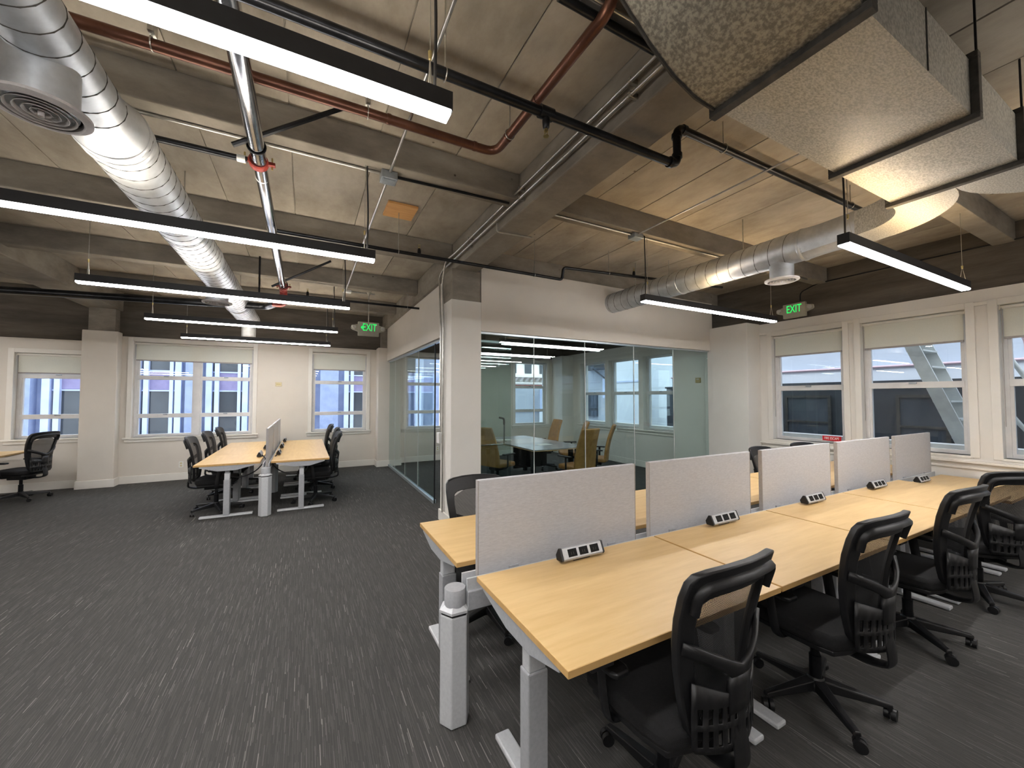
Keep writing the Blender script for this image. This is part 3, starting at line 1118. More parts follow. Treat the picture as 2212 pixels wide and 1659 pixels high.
# ------------------------------------------------------------------ task chair
def make_chair():
    r = empty('task_chair')
    zb = 0.455

    def yb(z):
        return -0.235 - 0.17 * z + 0.034 * math.sin(PI * min(max(z, 0), 0.62) / 0.62)

    def fy(x, z):
        return yb(z - zb) + 0.8 * x * x

    half = [(0, .0), (.05, .0), (.105, .002), (.145, .014), (.168, .045), (.182, .10), (.197, .17), (.213, .26), (.228, .35), (.239, .44), (.243, .52), (.238, .575), (.220, .602), (.175, .614), (.09, .621)]
    inn = [(0, .045), (.045, .045), (.085, .047), (.108, .056), (.122, .08), (.131, .12), (.142, .18), (.155, .26), (.168, .34), (.178, .41), (.181, .46), (.172, .496), (.150, .510), (.12, .516), (.065, .519)]
    top_o, top_i = (0, .623), (0, .520)

    def loop(h, top):
        a = [(x, z + zb) for x, z in h]
        b = [(-x, z + zb) for x, z in h[1:]][::-1]
        return a + [(top[0], top[1] + zb)] + b
    fr = MB()
    fr.ring(loop(half, top_o), loop(inn, top_i), fy, 0.032)
    bf = fr.build('back_frame', 'black', r, smooth=50, bevel=0.006, world=False)
    # padded head ridge on the rear of the frame
    rp = [(x, fy(x, z + zb) - 0.034, z + zb) for x, z in [(-.205, .47), (-.210, .535), (-.185, .565), (-.10, .576), (0, .579), (.10, .576), (.185, .565), (.210, .535), (.205, .47)]]
    MB().tube(fillet(rp, 0.02, 3), 0.022, 8, flat=0.014).build('head_ridge', 'black', bf, smooth=60, world=False)
    # mesh
    mz = [0.045 + k * (0.478 / 10) for k in range(11)]

    def hw(z):
        pts = [(p[1], p[0]) for p in inn[2:]]
        for k in range(len(pts) - 1):
            if pts[k][0] <= z <= pts[k + 1][0]:
                t = (z - pts[k][0]) / (pts[k + 1][0] - pts[k][0] + 1e-9)
                return pts[k][1] * (1 - t) + pts[k + 1][1] * t
        return pts[0][1] if z < pts[0][0] else pts[-1][1]
    g = MB()
    g.grid([-1, -.66, -.33, 0, .33, .66, 1], mz, lambda u, z: Vector((u * (hw(z) + 0.012), fy(u * (hw(z) + 0.012), z + zb) - 0.012, z + zb)))
    g.build('mesh_panel', 'meshf', bf, smooth=60, world=False)

    # rear shell: V brace, spine and slotted lumbar tray
    def off(x, z):
        return fy(x, z + zb) - 0.030 - 0.045 * (1 - min(1, (x / 0.20) ** 2))
    br = MB()
    xs = [-.216, -.17, -.12, -.07, -.035, 0, .035, .07, .12, .17, .216]

    def bz(x, t):
        return 0.245 + abs(x) * 0.46 + (t - 1) * 0.022 - (0.045 * max(0, 1 - abs(x) / 0.075) if t == 0 else 0)
    br.grid(xs, [0, 1, 2], lambda x, t: Vector((x, off(x, bz(x, t)) - 0.004, zb + bz(x, t))))
    br.build('back_brace', 'black', bf, smooth=60, solid=0.016, world=False)
    sp_ = MB()
    sp_.grid([-.055, -.02, .02, .055], [.11, .15, .19, .235], lambda x, z: Vector((x, off(x, z) - 0.004, zb + z)))
    sp_.build('back_spine', 'black', bf, smooth=60, solid=0.018, world=False)
    nx = 23
    lx = [-.176 + i * (.352 / (nx - 1)) for i in range(nx)]
    lz = [-.014, .012, .066, .084, .138, .176]
    lt = MB()
    lt.grid(lx, lz, lambda x, z: Vector((x * (0.9 if z < 0 else 1.0), off(x, z) - 0.006, zb + z + (0.06 * max(0, abs(x) / .176 - .25) if z > .15 else 0))),
            skip=lambda i, j: j in (1, 3) and i % 2 == 1 and i not in (11,) and 1 <= i <= 20)
    lt.build('lumbar_tray', 'black', bf, smooth=60, solid=0.008, world=False)
    # support bar from the back down and under the seat
    jb = [(0, off(0, .06) + 0.004, zb + .06), (0, -0.322, 0.43), (0, -0.325, 0.37), (0, -0.24, 0.345), (0, -0.06, 0.355)]
    MB().tube(fillet(jb, 0.04, 4), 0.011, 10, flat=0.042).build('support_bar', 'black', r, smooth=50, world=False)
    # seat
    st = MB()
    pr = [(-.225, -.20), (-.245, -.10), (-.25, .05), (-.245, .18), (-.20, .245), (0, .262), (.20, .245), (.245, .18), (.25, .05), (.245, -.10), (.225, -.20), (.12, -.232), (-.12, -.232)]
    st.prism(pr, 0.415, 0.485, 'z')
    st.build('seat', 'black_soft', r, smooth=60, bevel=0.022, world=False)
    MB().prism([(x * .93, y * .93) for x, y in pr], 0.388, 0.415, 'z').build('seat_shell', 'black', r, smooth=60, bevel=0.006, world=False)
    MB().box(-.085, .085, -.13, .12, 0.325, 0.388).build('tilt_mechanism', 'black_metal', r, bevel=0.008, world=False)
    MB().tube([(.05, .02, .35), (.24, .05, .352), (.27, .05, .352)], [.006, .006, .011], 8).build('tilt_lever', 'black', r, smooth=50, world=False)
    MB().lathe([(.028, .09), (.028, .24), (.020, .24), (.020, .33)], (0, 0, 0), 16).build('gas_column', 'black_metal', r, smooth=40, world=False)
    # arms
    for s in (-1, 1):
        ar = MB()
        ar.tube(fillet([(s * .13, .04, .375), (s * .265, .04, .385), (s * .275, .05, .46), (s * .275, .07, .60)], .04, 4), 0.026, 8, flat=0.011)
        arm = ar.build('arm_upright', 'black', r, smooth=50, world=False)
        pd = MB()
        pd.prism([(s * .275 + a_, b_) for a_, b_ in ((-.042, -.03), (-.03, -.055), (.03, -.055), (.042, -.03), (.042, .17), (.028, .205), (-.028, .205), (-.042, .17))], 0.60, 0.624, 'z')
        pd.build('arm_pad', 'black', r, smooth=60, bevel=0.008, world=False)
    # five star base with casters
    hub = MB()
    hub.lathe([(.050, .065), (.052, .10), (.034, .13)], (0, 0, 0), 16)
    hub.build('base_hub', 'black', r, smooth=40, world=False)
    for k in range(5):
        a = 2 * PI * k / 5 + 0.35
        M = Matrix.Rotation(a, 4, 'Z')
        lg = MB()
        A = [Vector(p) for p in ((.03, -.030, .068), (.03, .030, .068), (.03, .026, .122), (.03, -.026, .122))]
        Bq = [Vector(p) for p in ((.31, -.018, .062), (.31, .018, .062), (.31, .014, .084), (.31, -.014, .084))]
        va = [lg.bm.verts.new(M @ p) for p in A]
        vb = [lg.bm.verts.new(M @ p) for p in Bq]
        lg.bm.faces.new(va)
        lg.bm.faces.new(vb)
        for i in range(4):
            j = (i + 1) % 4
            lg.bm.faces.new((va[i], va[j], vb[j], vb[i]))
        leg = lg.build('base_leg', 'black', r, bevel=0.006, world=False)
        ca = a + 1.1
        c = Vector((.30 * math.cos(a), .30 * math.sin(a), 0.0))
        dx = Vector((math.cos(ca), math.sin(ca), 0))
        ax = Vector((-dx.y, dx.x, 0))
        cm = MB()
        for sgn in (-1, 1):
            cc = c + dx * 0.012 + ax * (sgn * 0.014) + Vector((0, 0, 0.0275))
            cm.tube([cc - ax * 0.010, cc + ax * 0.010], 0.0275, 16)
        cm.tube([c + Vector((0, 0, .03)), c + Vector((0, 0, .066))], 0.011, 10)
        cm.build('caster', 'black', leg, smooth=40, world=False)
    return r


chair0 = make_chair()
CG = 'black mesh-back task chairs'
chairs = [
    ('black mesh-back task chair tucked in at the desk beside the aisle', (1.31, 1.165), 2),
    ('black mesh-back task chair at the second desk from the aisle', (2.45, 1.15), -2),
    ('black mesh-back task chair at the third desk from the aisle', (3.68, 1.16), -4),
    ('black mesh-back task chair turned askew at the picture edge by the lowered desk', (4.87, 1.10), -32),
    ('black mesh-back task chair by the pillar, half hidden by the first divider', (1.20, 2.65), 177),
    ('black task chair behind the third divider on the window side', (5.17, 2.68), 181),
    ('black task chair behind the fourth divider near the window wall', (6.12, 2.68), 172),
    ('black task chair at the back bench, aisle-end seat below the double window', (-1.11, 6.985), -90),
    ('black task chair at the back bench, middle seat below the double window', (-1.10, 7.97), -91),
    ('black task chair at the back bench, last seat below the double window', (-1.09, 8.94), -89),
    ('black task chair at the back bench, aisle-end seat on the glass-wall side', (0.16, 6.93), 91),
    ('black task chair at the back bench, middle seat on the glass-wall side', (0.20, 7.90), 88),
    ('black task chair at the back bench, last seat on the glass-wall side', (0.15, 8.88), 91),
    ('black armrest task chair in front of the baseboard by the painted column', (-3.98, 9.18), 72),
    ('black task chair cut off by the picture edge below the single back window', (-4.08, 7.85), 80),
]
for i, (lab, (x, y), rz) in enumerate(chairs):
    c = chair0 if i == 0 else copy_tree(chair0)
    c.location = (x, y, 0)
    c.rotation_euler = (0, 0, math.radians(rz))
    if i in (4, 5, 6):                            # gas lifts set lower on the far side of the bench
        for ch in c.children:
            if not ch.name.startswith(('base', 'gas')):
                ch.location.z -= 0.085
    tag(c, lab, 'chair', CG)

# ------------------------------------------------------------------ back bench (runs towards the window wall)
FD = 'sit-stand desks of the back bench'
bdesk = make_desk(0.975, 0.74)
fb = []
lab_l = ['maple desk of the back bench, aisle end, on the double-window side',
         'maple desk of the back bench, middle, on the double-window side',
         'maple desk of the back bench, wall end, on the double-window side']
lab_r = ['maple desk of the back bench, aisle end, on the glass-wall side',
         'maple desk of the back bench, middle, on the glass-wall side',
         'maple desk of the back bench, wall end, on the glass-wall side']
for i in range(3):
    d = bdesk if i == 0 else copy_tree(bdesk)
    # local x along +Y reversed so that the front edge faces -X
    d.location = (-1.29, 6.50 + (i + 1) * 0.98 - 0.003, 0)
    d.rotation_euler = (0, 0, -PI / 2)
    tag(d, lab_l[i], 'desk', FD)
    d = copy_tree(bdesk)
    d.location = (0.325, 6.44 + i * 0.98 + 0.003, 0)
    d.rotation_euler = (0, 0, PI / 2)
    tag(d, lab_r[i], 'desk', FD)
sp2 = thing('desk_spine', 'silver power spine with hexagonal post at the end of the back bench', 'spine', (-0.475, 6.40, 0))
spine(sp2, (-0.475, 6.40), (-0.475, 9.40), [(-0.475, 6.40), (-0.475, 7.9)])
for i, lab in enumerate(('white-looking divider panel at the aisle end of the back bench',
                         'divider panel in the middle of the back bench, seen edge-on',
                         'divider panel at the wall end of the back bench, seen edge-on')):
    divider(lab, (-0.465, 6.45 + i * 1.0), 0.93, PI / 2, 0.66, 1.19, 'fabric dividers of the back bench')
k = 0
for lab, x, y, rz in (('outlet box on the back bench, double-window side, aisle-end desk', -0.60, 7.22, -PI / 2),
                      ('outlet box on the back bench, double-window side, middle desk', -0.60, 8.25, -PI / 2),
                      ('outlet box on the back bench, glass-wall side, aisle-end desk', -0.36, 7.05, PI / 2),
                      ('outlet box on the back bench, glass-wall side, middle desk', -0.36, 8.00, PI / 2),
                      ('outlet box on the back bench, glass-wall side, wall-end desk', -0.36, 9.05, PI / 2)):
    p = copy_tree(pw0)
    p.location = (x, y, 0.734)
    p.rotation_euler = (0, 0, rz)
    tag(p, lab, 'power outlet', PG)
for lab, pts in (('black power cable drooping under the back bench, double-window side', [(-0.58, 7.1, 0.75), (-0.50, 6.9, 0.70), (-0.62, 6.7, 0.56), (-0.80, 6.62, 0.50), (-1.0, 6.7, 0.56)]),
                 ('black power cable looping under the back bench, glass-wall side', [(-0.38, 7.0, 0.75), (-0.44, 6.8, 0.66), (-0.32, 6.62, 0.56), (-0.15, 6.55, 0.50), (0.02, 6.58, 0.53), (0.06, 6.6, 0.66)])):
    tag(MB().tube(fillet(pts, 0.1, 6), 0.008, 8).build('power_cable', 'cable', smooth=60), lab, 'cable', 'power cables of the back bench')

# desk group at the picture's left edge
for i, lab in enumerate(('maple desk end showing at the picture edge beside the armrest chair', 'maple desk behind the one at the picture edge')):
    d = copy_tree(desk0)
    d.location = (-4.10, 8.86 - 1.225 + (0 if i == 0 else -1.235) + 0.0, 0)
    d.location = (-4.10, (8.46 if i == 0 else 7.22), 0)
    d.rotation_euler = (0, 0, PI / 2)
    tag(d, lab, 'desk', 'desks of the group below the single window')


# ------------------------------------------------------------------ linear pendants
def pendant(label, x0, x1, y, zb=2.64, group='linear pendant lights', cable='right', up='uplens', down='diffuser'):
    L = x1 - x0
    r = thing('linear_pendant_light', label, 'pendant light', (x0, y, zb), 0, group)
    w, h = 0.034, 0.082
    hs = MB()                                    # channel open at the top, the upward lens sits recessed in it
    hs.prism([(-w, 0.016), (w, 0.016), (w, h), (w - 0.006, h), (w - 0.006, h - 0.020), (-w + 0.006, h - 0.020), (-w + 0.006, h), (-w, h)], 0, L, 'x')
    hs.build('housing', 'housing', r, world=False)
    if up:
        MB().box(0.01, L - 0.01, -w + 0.006, w - 0.006, h - 0.020, h - 0.016).build('uplight_lens', up, r, world=False)
    MB().box(-0.005, 0, -w, w, 0.012, h).build('end_cap', 'housing', r, world=False)
    MB().box(L, L + 0.005, -w, w, 0.012, h).build('end_cap', 'housing', r, world=False)
    MB().prism([(-w + 0.002, 0.016), (-w + 0.002, 0.005), (-w + 0.008, 0.0), (w - 0.008, 0.0), (w - 0.002, 0.005), (w - 0.002, 0.016)], 0.001, L - 0.001, 'x').build('diffuser', down, r, world=False)
    top = SLAB - zb - 0.004
    for x in (0.07, L - 0.07):
        wv = MB()
        wv.tube([(x, -0.02, h), (x, 0, h + 0.13), (x, 0.02, h)], 0.0025, 6)
        wv.build('hanger_wire', 'emt', r, world=False)
        MB().tube([(x, 0, h + 0.12), (x, 0, top)], 0.0022, 6).build('suspension_cable', 'emt', r, world=False)
        MB().lathe([(.006, h + 0.115), (.008, h + 0.145)], (x, 0, 0), 8).build('gripper', 'brass', r, world=False)
    xc = L - 0.05 if cable == 'right' else 0.05
    MB().tube(fillet([(xc, 0.01, h), (xc + 0.006, 0.012, h + 0.3), (xc - 0.008, 0.012, h + 0.6), (xc, 0.01, top)], 0.2, 4), 0.006, 8).build('power_cord', 'cable', r, smooth=60, world=False)
    return r


pend = [('large-looking linear pendant crossing in front of the copper pipe', -1.83, 0.447, 1.35),
        ('linear pendant passing under the spiral duct, second from the camera', -1.83, 0.44, 3.07),
        ('linear pendant above the gap between the two benches, third row', -1.82, 0.43, 4.86),
        ('linear pendant hanging over the aisle end of the back bench', -1.87, 0.426, 6.72),
        ('linear pendant closest to the double window, over the back bench', -1.90, 0.412, 8.54)]
for a in pend:
    pendant(*a)
pendant('linear pendant in front of the meeting room bulkhead', 3.17, 5.62, 3.02, cable='left', up='uplens_warm')
pendant('bright linear pendant over the long bench, near the fire escape windows', 3.18, 5.55, 1.26, cable='left', up='uplens_warm')
pendant('linear pendant inside the meeting room behind the bulkhead', 3.2, 5.6, 4.98, up=None, down='diffuser_dim')
pendant('linear pendant over the meeting table', 3.32, 5.70, 6.71, up=None, down='diffuser_dim')
pendant('linear pendant at the window end of the meeting room', 3.3, 5.6, 8.54, up=None, down='diffuser_dim')
for x0, x1, nm in ((-1.83, 0.44, 'above the open carpet'), (3.17, 5.55, 'beyond the long bench'), (-6.6, -4.3, 'over the far carpet')):  # unseen pendants continuing the ceiling rows, added to brighten the room
    for y, nn in ((-0.45, 'first'), (-2.2, 'second')):
        pendant('unseen linear pendant behind the camera %s, %s row' % (nm, nn), x0, x1, y, group='pendants out of view')
for y, nn in ((1.35, 'one'), (3.07, 'two'), (4.86, 'three'), (6.72, 'four'), (8.54, 'five')):  # further unseen row of pendants, also added for the room's brightness
    pendant('unseen linear pendant over the desks beyond the left picture edge, row %s' % nn, -7.4, -5.1, y, group='pendants out of view')

# ------------------------------------------------------------------ spiral duct over the open area
DX, DZ, DR = -0.965, 3.085, 0.165
sd = thing('spiral_duct', 'round spiral duct running over the open area towards the windows', 'duct', (DX, 2.0, 2.70))
dm = MB()
dm.lathe([(0.125, -4.8), (0.125, 2.70), (DR, 2.84), (DR, 8.90), (DR * 0.98, 8.92)], (DX, 0, DZ), 40, 'y')
dm.build('duct_tube', 'spiral', sd, smooth=40)
hx = MB()
turns, y0_, y1_ = 0, 0.6, 8.65
pitch = 0.115
n = int((y1_ - y0_) / pitch * 18)
hx.tube([(DX + ((DR if y0_ + i * pitch / 18 > 2.84 else 0.125) + 0.001) * math.cos(2 * PI * i / 18), y0_ + i * pitch / 18, DZ + ((DR if y0_ + i * pitch / 18 > 2.84 else 0.125) + 0.001) * math.sin(2 * PI * i / 18)) for i in range(n) if not 2.68 < y0_ + i * pitch / 18 < 2.86], 0.0028, 4)
hx.build('spiral_seam', 'flange', sd)
for y in (2.87, 2.94, 5.0, 5.08, 7.3):
    MB().lathe([(DR + 0.001, y - 0.018), (DR + 0.007, y - 0.010), (DR + 0.007, y + 0.010), (DR + 0.001, y + 0.018)], (DX, 0, DZ), 40, 'y').build('coupling_band', 'spiral', sd, smooth=40)


def diffuser(root, cx, cy, ztop, zbot, rc, rd, mat='spiral', face='grille', n=4):
    MB().lathe([(rc, zbot + 0.02), (rc, ztop)], (cx, cy, 0), 32).build('drop_collar', mat, root, smooth=40)
    fm = MB()
    fm.lathe([(rd * 0.80, zbot + 0.006), (rd * 0.84, zbot), (rd, zbot + 0.010), (rd * 1.0, zbot + 0.022), (rd * 0.80, zbot + 0.028)], (cx, cy, 0), 40, close=True)
    dfz = fm.build('diffuser_rim', face, root, smooth=40)
    MB().lathe([(rd * 0.80, zbot + 0.027), (rd * 0.80, zbot + 0.031)], (cx, cy, 0), 32).build('throat', 'dark', root)
    for k in range(n):
        rr = rd * (0.66 - k * 0.16)
        MB().lathe([(rr - 0.005, zbot + 0.014), (rr + 0.003, zbot + 0.002), (rr + 0.005, zbot + 0.003), (rr - 0.003, zbot + 0.016)], (cx, cy, 0), 32, close=True).build('diffuser_ring', face, dfz, smooth=40)
    MB().lathe([(0.010, zbot - 0.012), (0.010, zbot + 0.026)], (cx, cy, 0), 10).build('centre_knob', face, dfz, smooth=40)


diffuser(sd, -0.985, 2.30, DZ, 2.79, 0.11, 0.150, face='panel_edge')
diffuser(sd, -1.0, 6.02, DZ, 2.79, 0.115, 0.155, face='panel_edge')
diffuser(sd, DX, 8.76, DZ, 2.72, 0.115, 0.155, face='panel_edge')
for y in (1.0, 4.3, 7.6):
    st_ = MB()
    rs_ = DR if y > 2.8 else 0.125
    st_.lathe([(rs_ + 0.001, y - 0.012), (rs_ + 0.003, y - 0.012), (rs_ + 0.003, y + 0.012), (rs_ + 0.001, y + 0.012)], (DX, 0, DZ), 40, 'y')
    st_.build('hanger_strap', 'emt', sd, smooth=40)
    MB().tube([(DX, y, DZ + DR), (DX, y, SLAB)], 0.005, 8).build('hanger_rod', 'emt', sd)

# ------------------------------------------------------------------ rectangular duct, elbow and round branch
RD = thing('rectangular_duct', 'large galvanised rectangular duct with dark flanges below the slab', 'duct', (1.73, 0.9, 3.0))
Y0, Y1, Z0, Z1 = 0.605, 1.165, 3.0, 3.275
# curved riser towards the slab
up = MB()
arc = [(1.73, 3.0), (1.57, 3.012), (1.42, 3.062), (1.28, 3.145), (1.12, 3.27), (1.0, 3.40), (0.9, 3.55)]
top_ = [(1.73, 3.275), (1.66, 3.285), (1.58, 3.31), (1.50, 3.37), (1.42, 3.45), (1.36, 3.52), (1.33, 3.57)]
for k in range(len(arc) - 1):
    a, b, c, d = arc[k], arc[k + 1], top_[k + 1], top_[k]
    va = [up.bm.verts.new((p[0], Y0 - 0.10 * (k + (1 if i in (1, 2) else 0)) / 6, p[1])) for i, p in enumerate((a, b, c, d))]
    vb = [up.bm.verts.new((p[0], Y1, p[1])) for p in (a, b, c, d)]
    up.bm.faces.new(va)
    up.bm.faces.new(vb[::-1])
    up.bm.faces.new((va[0], va[1], vb[1], vb[0]))
    up.bm.faces.new((va[3], va[2], vb[2], vb[3]))
bmesh.ops.remove_doubles(up.bm, verts=up.bm.verts[:], dist=0.0005)
up.build('curved_riser', 'galv_dark', RD, smooth=50)
for k in range(len(arc) - 1):
    pass
MB().tube([(p[0], Y1 + 0.004, p[1] - 0.004) for p in arc], 0.008, 6).build('riser_seam', 'flange', RD, smooth=50)
# sections with a shallow diamond crease on the underside
for (xa, xb, mt) in ((1.73, 2.865, 'galv'), (2.865, 3.66, 'galv')):
    sx = MB()
    b4 = [sx.bm.verts.new(p) for p in ((xa, Y0, Z0), (xb, Y0, Z0), (xb, Y1, Z0), (xa, Y1, Z0))]
    t4 = [sx.bm.verts.new(p) for p in ((xa, Y0, Z1), (xb, Y0, Z1), (xb, Y1, Z1), (xa, Y1, Z1))]
    cb = sx.bm.verts.new(((xa + xb) / 2, (Y0 + Y1) / 2, Z0 - 0.012))
    for i in range(4):
        j = (i + 1) % 4
        sx.bm.faces.new((b4[i], b4[j], cb))
        sx.bm.faces.new((b4[i], b4[j], t4[j], t4[i]))
    sx.bm.faces.new(t4)
    sx.build('duct_section', mt, RD)
for x in (1.73, 2.865, 3.66):
    fm = MB()
    fm.box(x - 0.022, x + 0.022, Y0 - 0.03, Y1 + 0.03, Z0 - 0.03, Z0 - 0.001)
    fm.box(x - 0.022, x + 0.022, Y0 - 0.03, Y1 + 0.03, Z1, Z1 + 0.03)
    fm.box(x - 0.022, x + 0.022, Y0 - 0.03, Y0, Z0 - 0.001, Z1)
    fm.box(x - 0.022, x + 0.022, Y1, Y1 + 0.03, Z0 - 0.001, Z1)
    fm.build('flange', 'flange', RD, bevel=0.003)
    for y in (Y0 - 0.02, Y1 + 0.02):
        MB().tube([(x, y, Z1), (x, y, SLAB)], 0.005, 8).build('hanger_rod', 'black_metal', RD)
MB().box(2.30, 2.306, Y0 - 0.004, Y0, Z0, Z1).build('standing_seam', 'flange', RD)


def elbow(cx, cy, r0, r1, a0, a1, z0, z1, n=12):
    m = MB()
    q = []
    for k in range(n + 1):
        a = a0 + (a1 - a0) * k / n
        q.append([m.bm.verts.new((cx + r * math.cos(a), cy + r * math.sin(a), z)) for r, z in ((r0, z0), (r1, z0), (r1, z1), (r0, z1))])
    for k in range(n):
        for i in range(4):
            j = (i + 1) % 4
            m.bm.faces.new((q[k][i], q[k][j], q[k + 1][j], q[k + 1][i]))
    m.bm.faces.new(q[0][::-1])
    m.bm.faces.new(q[-1])
    return m


elbow(3.75, 1.55, 0.36, 0.67, -PI / 2, 0, 3.0, 3.21).build('branch_elbow', 'galv', RD, smooth=40)
box('branch_neck', 'galv', 3.66, 3.75, 0.88, 1.19, 3.0, 3.21, RD)
m2 = MB()                                              # second branch turning the other way
m2 = elbow(3.75, 0.16, 0.40, 0.72, PI / 2, 0.0, 3.0, 3.24)
m2.build('branch_elbow', 'galv', RD, smooth=40)
box('branch_neck', 'galv', 3.66, 3.75, 0.56, 0.88, 3.0, 3.24, RD)
# rectangle to round transition and round branch through the bulkhead
BX, BZ, BR = 4.265, 3.105, 0.150
tr = MB()
nseg = 32
sq, ci = [], []
for k in range(nseg):
    a = 2 * PI * k / nseg + PI / 4
    ca, sa = math.cos(a), math.sin(a)
    m_ = max(abs(ca), abs(sa))
    sq.append(tr.bm.verts.new((BX + 0.155 * ca / m_, 1.55, BZ + 0.105 * sa / m_)))
    ci.append(tr.bm.verts.new((BX + BR * ca, 1.98, BZ + BR * sa)))
for k in range(nseg):
    l = (k + 1) % nseg
    tr.bm.faces.new((sq[k], sq[l], ci[l], ci[k]))
tr.build('transition', 'spiral', RD, smooth=35)
MB().lathe([(BR, 1.97), (BR, 4.72)], (BX, 0, BZ), 36, 'y').build('round_branch', 'spiral', RD, smooth=40)
hx = MB()
n = int((4.69 - 2.05) / 0.14 * 18)
hx.tube([(BX + (BR + 0.001) * math.cos(2 * PI * i / 18), 2.05 + i * 0.14 / 18, BZ + (BR + 0.001) * math.sin(2 * PI * i / 18)) for i in range(n)], 0.0028, 4)
hx.build('spiral_seam', 'flange', RD)
for y in (2.0, 3.4):
    MB().lathe([(BR + 0.001, y - 0.015), (BR + 0.006, y - 0.008), (BR + 0.006, y + 0.008), (BR + 0.001, y + 0.015)], (BX, 0, BZ), 36, 'y').build('coupling_band', 'spiral', RD, smooth=40)
diffuser(RD, 4.28, 2.22, BZ, 2.80, 0.105, 0.150, mat='spiral', face='whitepaint')
for y in (2.6, 4.2):
    MB().tube([(BX, y, BZ + BR), (BX, y, SLAB)], 0.005, 8).build('hanger_rod', 'emt', RD)


# ------------------------------------------------------------------ pipes and conduits
def run(root, name, pts, r, mat, rad=0.06, n=12):
    return MB().tube(fillet(pts, rad), r, n).build(name, mat, root, smooth=50)


def sprinkler(root, x, y, z, up=False):
    s = 1 if up else -1
    MB().lathe([(.020, 0), (.020, .03 * s), (.017, .055 * s), (.011, .062 * s)], (x, y, z), 12).build('head_reducer', 'pipe', root, smooth=40)
    MB().lathe([(.010, .06 * s), (.012, .075 * s)], (x, y, z), 12).build('head_body', 'brass', root, smooth=40)
    MB().tube([(x - .008, y, z + .075 * s), (x - .008, y, z + .10 * s)], .002, 6).tube([(x + .008, y, z + .075 * s), (x + .008, y, z + .10 * s)], .002, 6).build('head_frame', 'brass', root)
    MB().lathe([(.015, .100 * s), (.015, .103 * s)], (x, y, z), 14).build('deflector', 'brass', root)


def hanger(root, x, y, z, r, top=SLAB, mat='emt', axis='x'):
    rg = MB()
    pts = [(math.cos(2 * PI * k / 20) * (r + .004), math.sin(2 * PI * k / 20) * (r + .004)) for k in range(20)]
    rg.tube([((x, y + a, z + b) if axis == 'x' else (x + a, y, z + b)) for a, b in pts], 0.003, 6, closed=True)
    rg.build('pipe_clip', mat, root, smooth=60)
    MB().tube([(x, y, z + r), (x, y, top)], 0.004, 6).build('hanger_rod', mat, root)


# black sprinkler line below the slab, stepping up past the girder
p1 = thing('sprinkler_pipe', 'black sprinkler pipe stepping up past the girder to the square duct', 'pipe', (1.0, 1.735, 3.1))
run(p1, 'pipe_run', [(-0.27, 1.745, 3.15), (2.14, 1.73, 3.15), (2.14, 1.73, 3.405), (4.75, 1.70, 3.405)], 0.026, 'pipe', 0.055)
for c in ((2.075, 1.73, 3.15), (2.14, 1.73, 3.21), (2.14, 1.73, 3.345), (2.205, 1.73, 3.405)):
    ax = 'x' if c[2] in (3.15, 3.405) else 'z'
    MB().lathe([(.033, -.014), (.033, .014)], c, 14, ax).build('fitting_collar', 'pipe', p1, smooth=40)
MB().lathe([(.034, -.04), (.034, .04)], (1.12, 1.735, 3.15), 14, 'x').build('tee_fitting', 'pipe', p1, smooth=40)
sprinkler(p1, 1.12, 1.735, 3.125)
hanger(p1, 2.62, 1.725, 3.405, .026)
hanger(p1, 4.45, 1.702, 3.405, .026)
hanger(p1, 0.56, 1.745, 3.15, .026)

p2 = thing('copper_pipe', 'copper pipe bending towards the camera beside the girder', 'pipe', (1.0, 2.41, 3.3))
run(p2, 'pipe_run', [(-3.0, 2.44, 3.315), (1.135, 2.405, 3.315), (1.148, 1.235, 3.315), (1.148, 1.235, 3.61)], 0.028, 'copper', 0.09)
for c, ax in (((0.98, 2.405, 3.315), 'x'), ((1.137, 2.22, 3.315), 'y'), ((1.14, 1.86, 3.315), 'y'), ((0.42, 2.41, 3.315), 'x')):
    MB().lathe([(.0295, -.012), (.031, -.006), (.031, .006), (.0295, .012)], c, 16, ax).build('solder_joint', 'copper', p2, smooth=40)
hanger(p2, 1.137, 2.19, 3.315, .028, axis='y')
for x in (-0.68, 0.30):
    MB().box(x - .012, x + .012, 2.385, 2.445, 3.36, SLAB - 0.12).build('strap', 'emt', p2)
    hanger(p2, x, 2.415, 3.315, .028)

p3 = thing('sprinkler_main', 'shiny steel sprinkler main with red couplings over the open area', 'pipe', (-0.29, 4.0, 3.1))
run(p3, 'pipe_run', [(-0.30, -2.0, 3.2), (-0.30, 3.07, 3.2)], 0.045, 'steel', n=20)
run(p3, 'pipe_run', [(-0.30, 3.07, 3.2), (-0.315, 6.50, 3.2)], 0.041, 'steel', n=20)
run(p3, 'elbow', [(-0.315, 6.48, 3.2), (-0.315, 6.62, 3.2), (-0.315, 6.62, 3.02)], 0.050, 'redpaint', 0.08, 16)
run(p3, 'elbow', [(-0.315, 6.62, 3.10), (-0.315, 6.62, 3.0), (-0.45, 6.62, 3.0)], 0.056, 'redpaint', 0.07, 16)
for y, rr in ((3.07, .058), (6.40, .058)):
    cp = MB()
    cp.lathe([(rr - .008, -.028), (rr, -.020), (rr, .020), (rr - .008, .028)], (-0.305, y, 3.2), 22, 'y')
    cpl = cp.build('red_coupling', 'redpaint', p3, smooth=40)
    for s in (-1, 1):
        MB().box(-0.305 + s * .075 - .022, -0.305 + s * .075 + .022, y - .016, y + .016, 3.188, 3.212).build('coupling_lug', 'redpaint', cpl, bevel=0.004)
        MB().tube([(-0.305 + s * .078, y, 3.165), (-0.305 + s * .078, y, 3.245)], .006, 8).build('coupling_bolt', 'brass', cpl)
MB().lathe([(.0412, -.008), (.043, 0), (.0412, .008)], (-0.303, 3.28, 3.2), 20, 'y').build('white_band', 'pvc', p3, smooth=40)
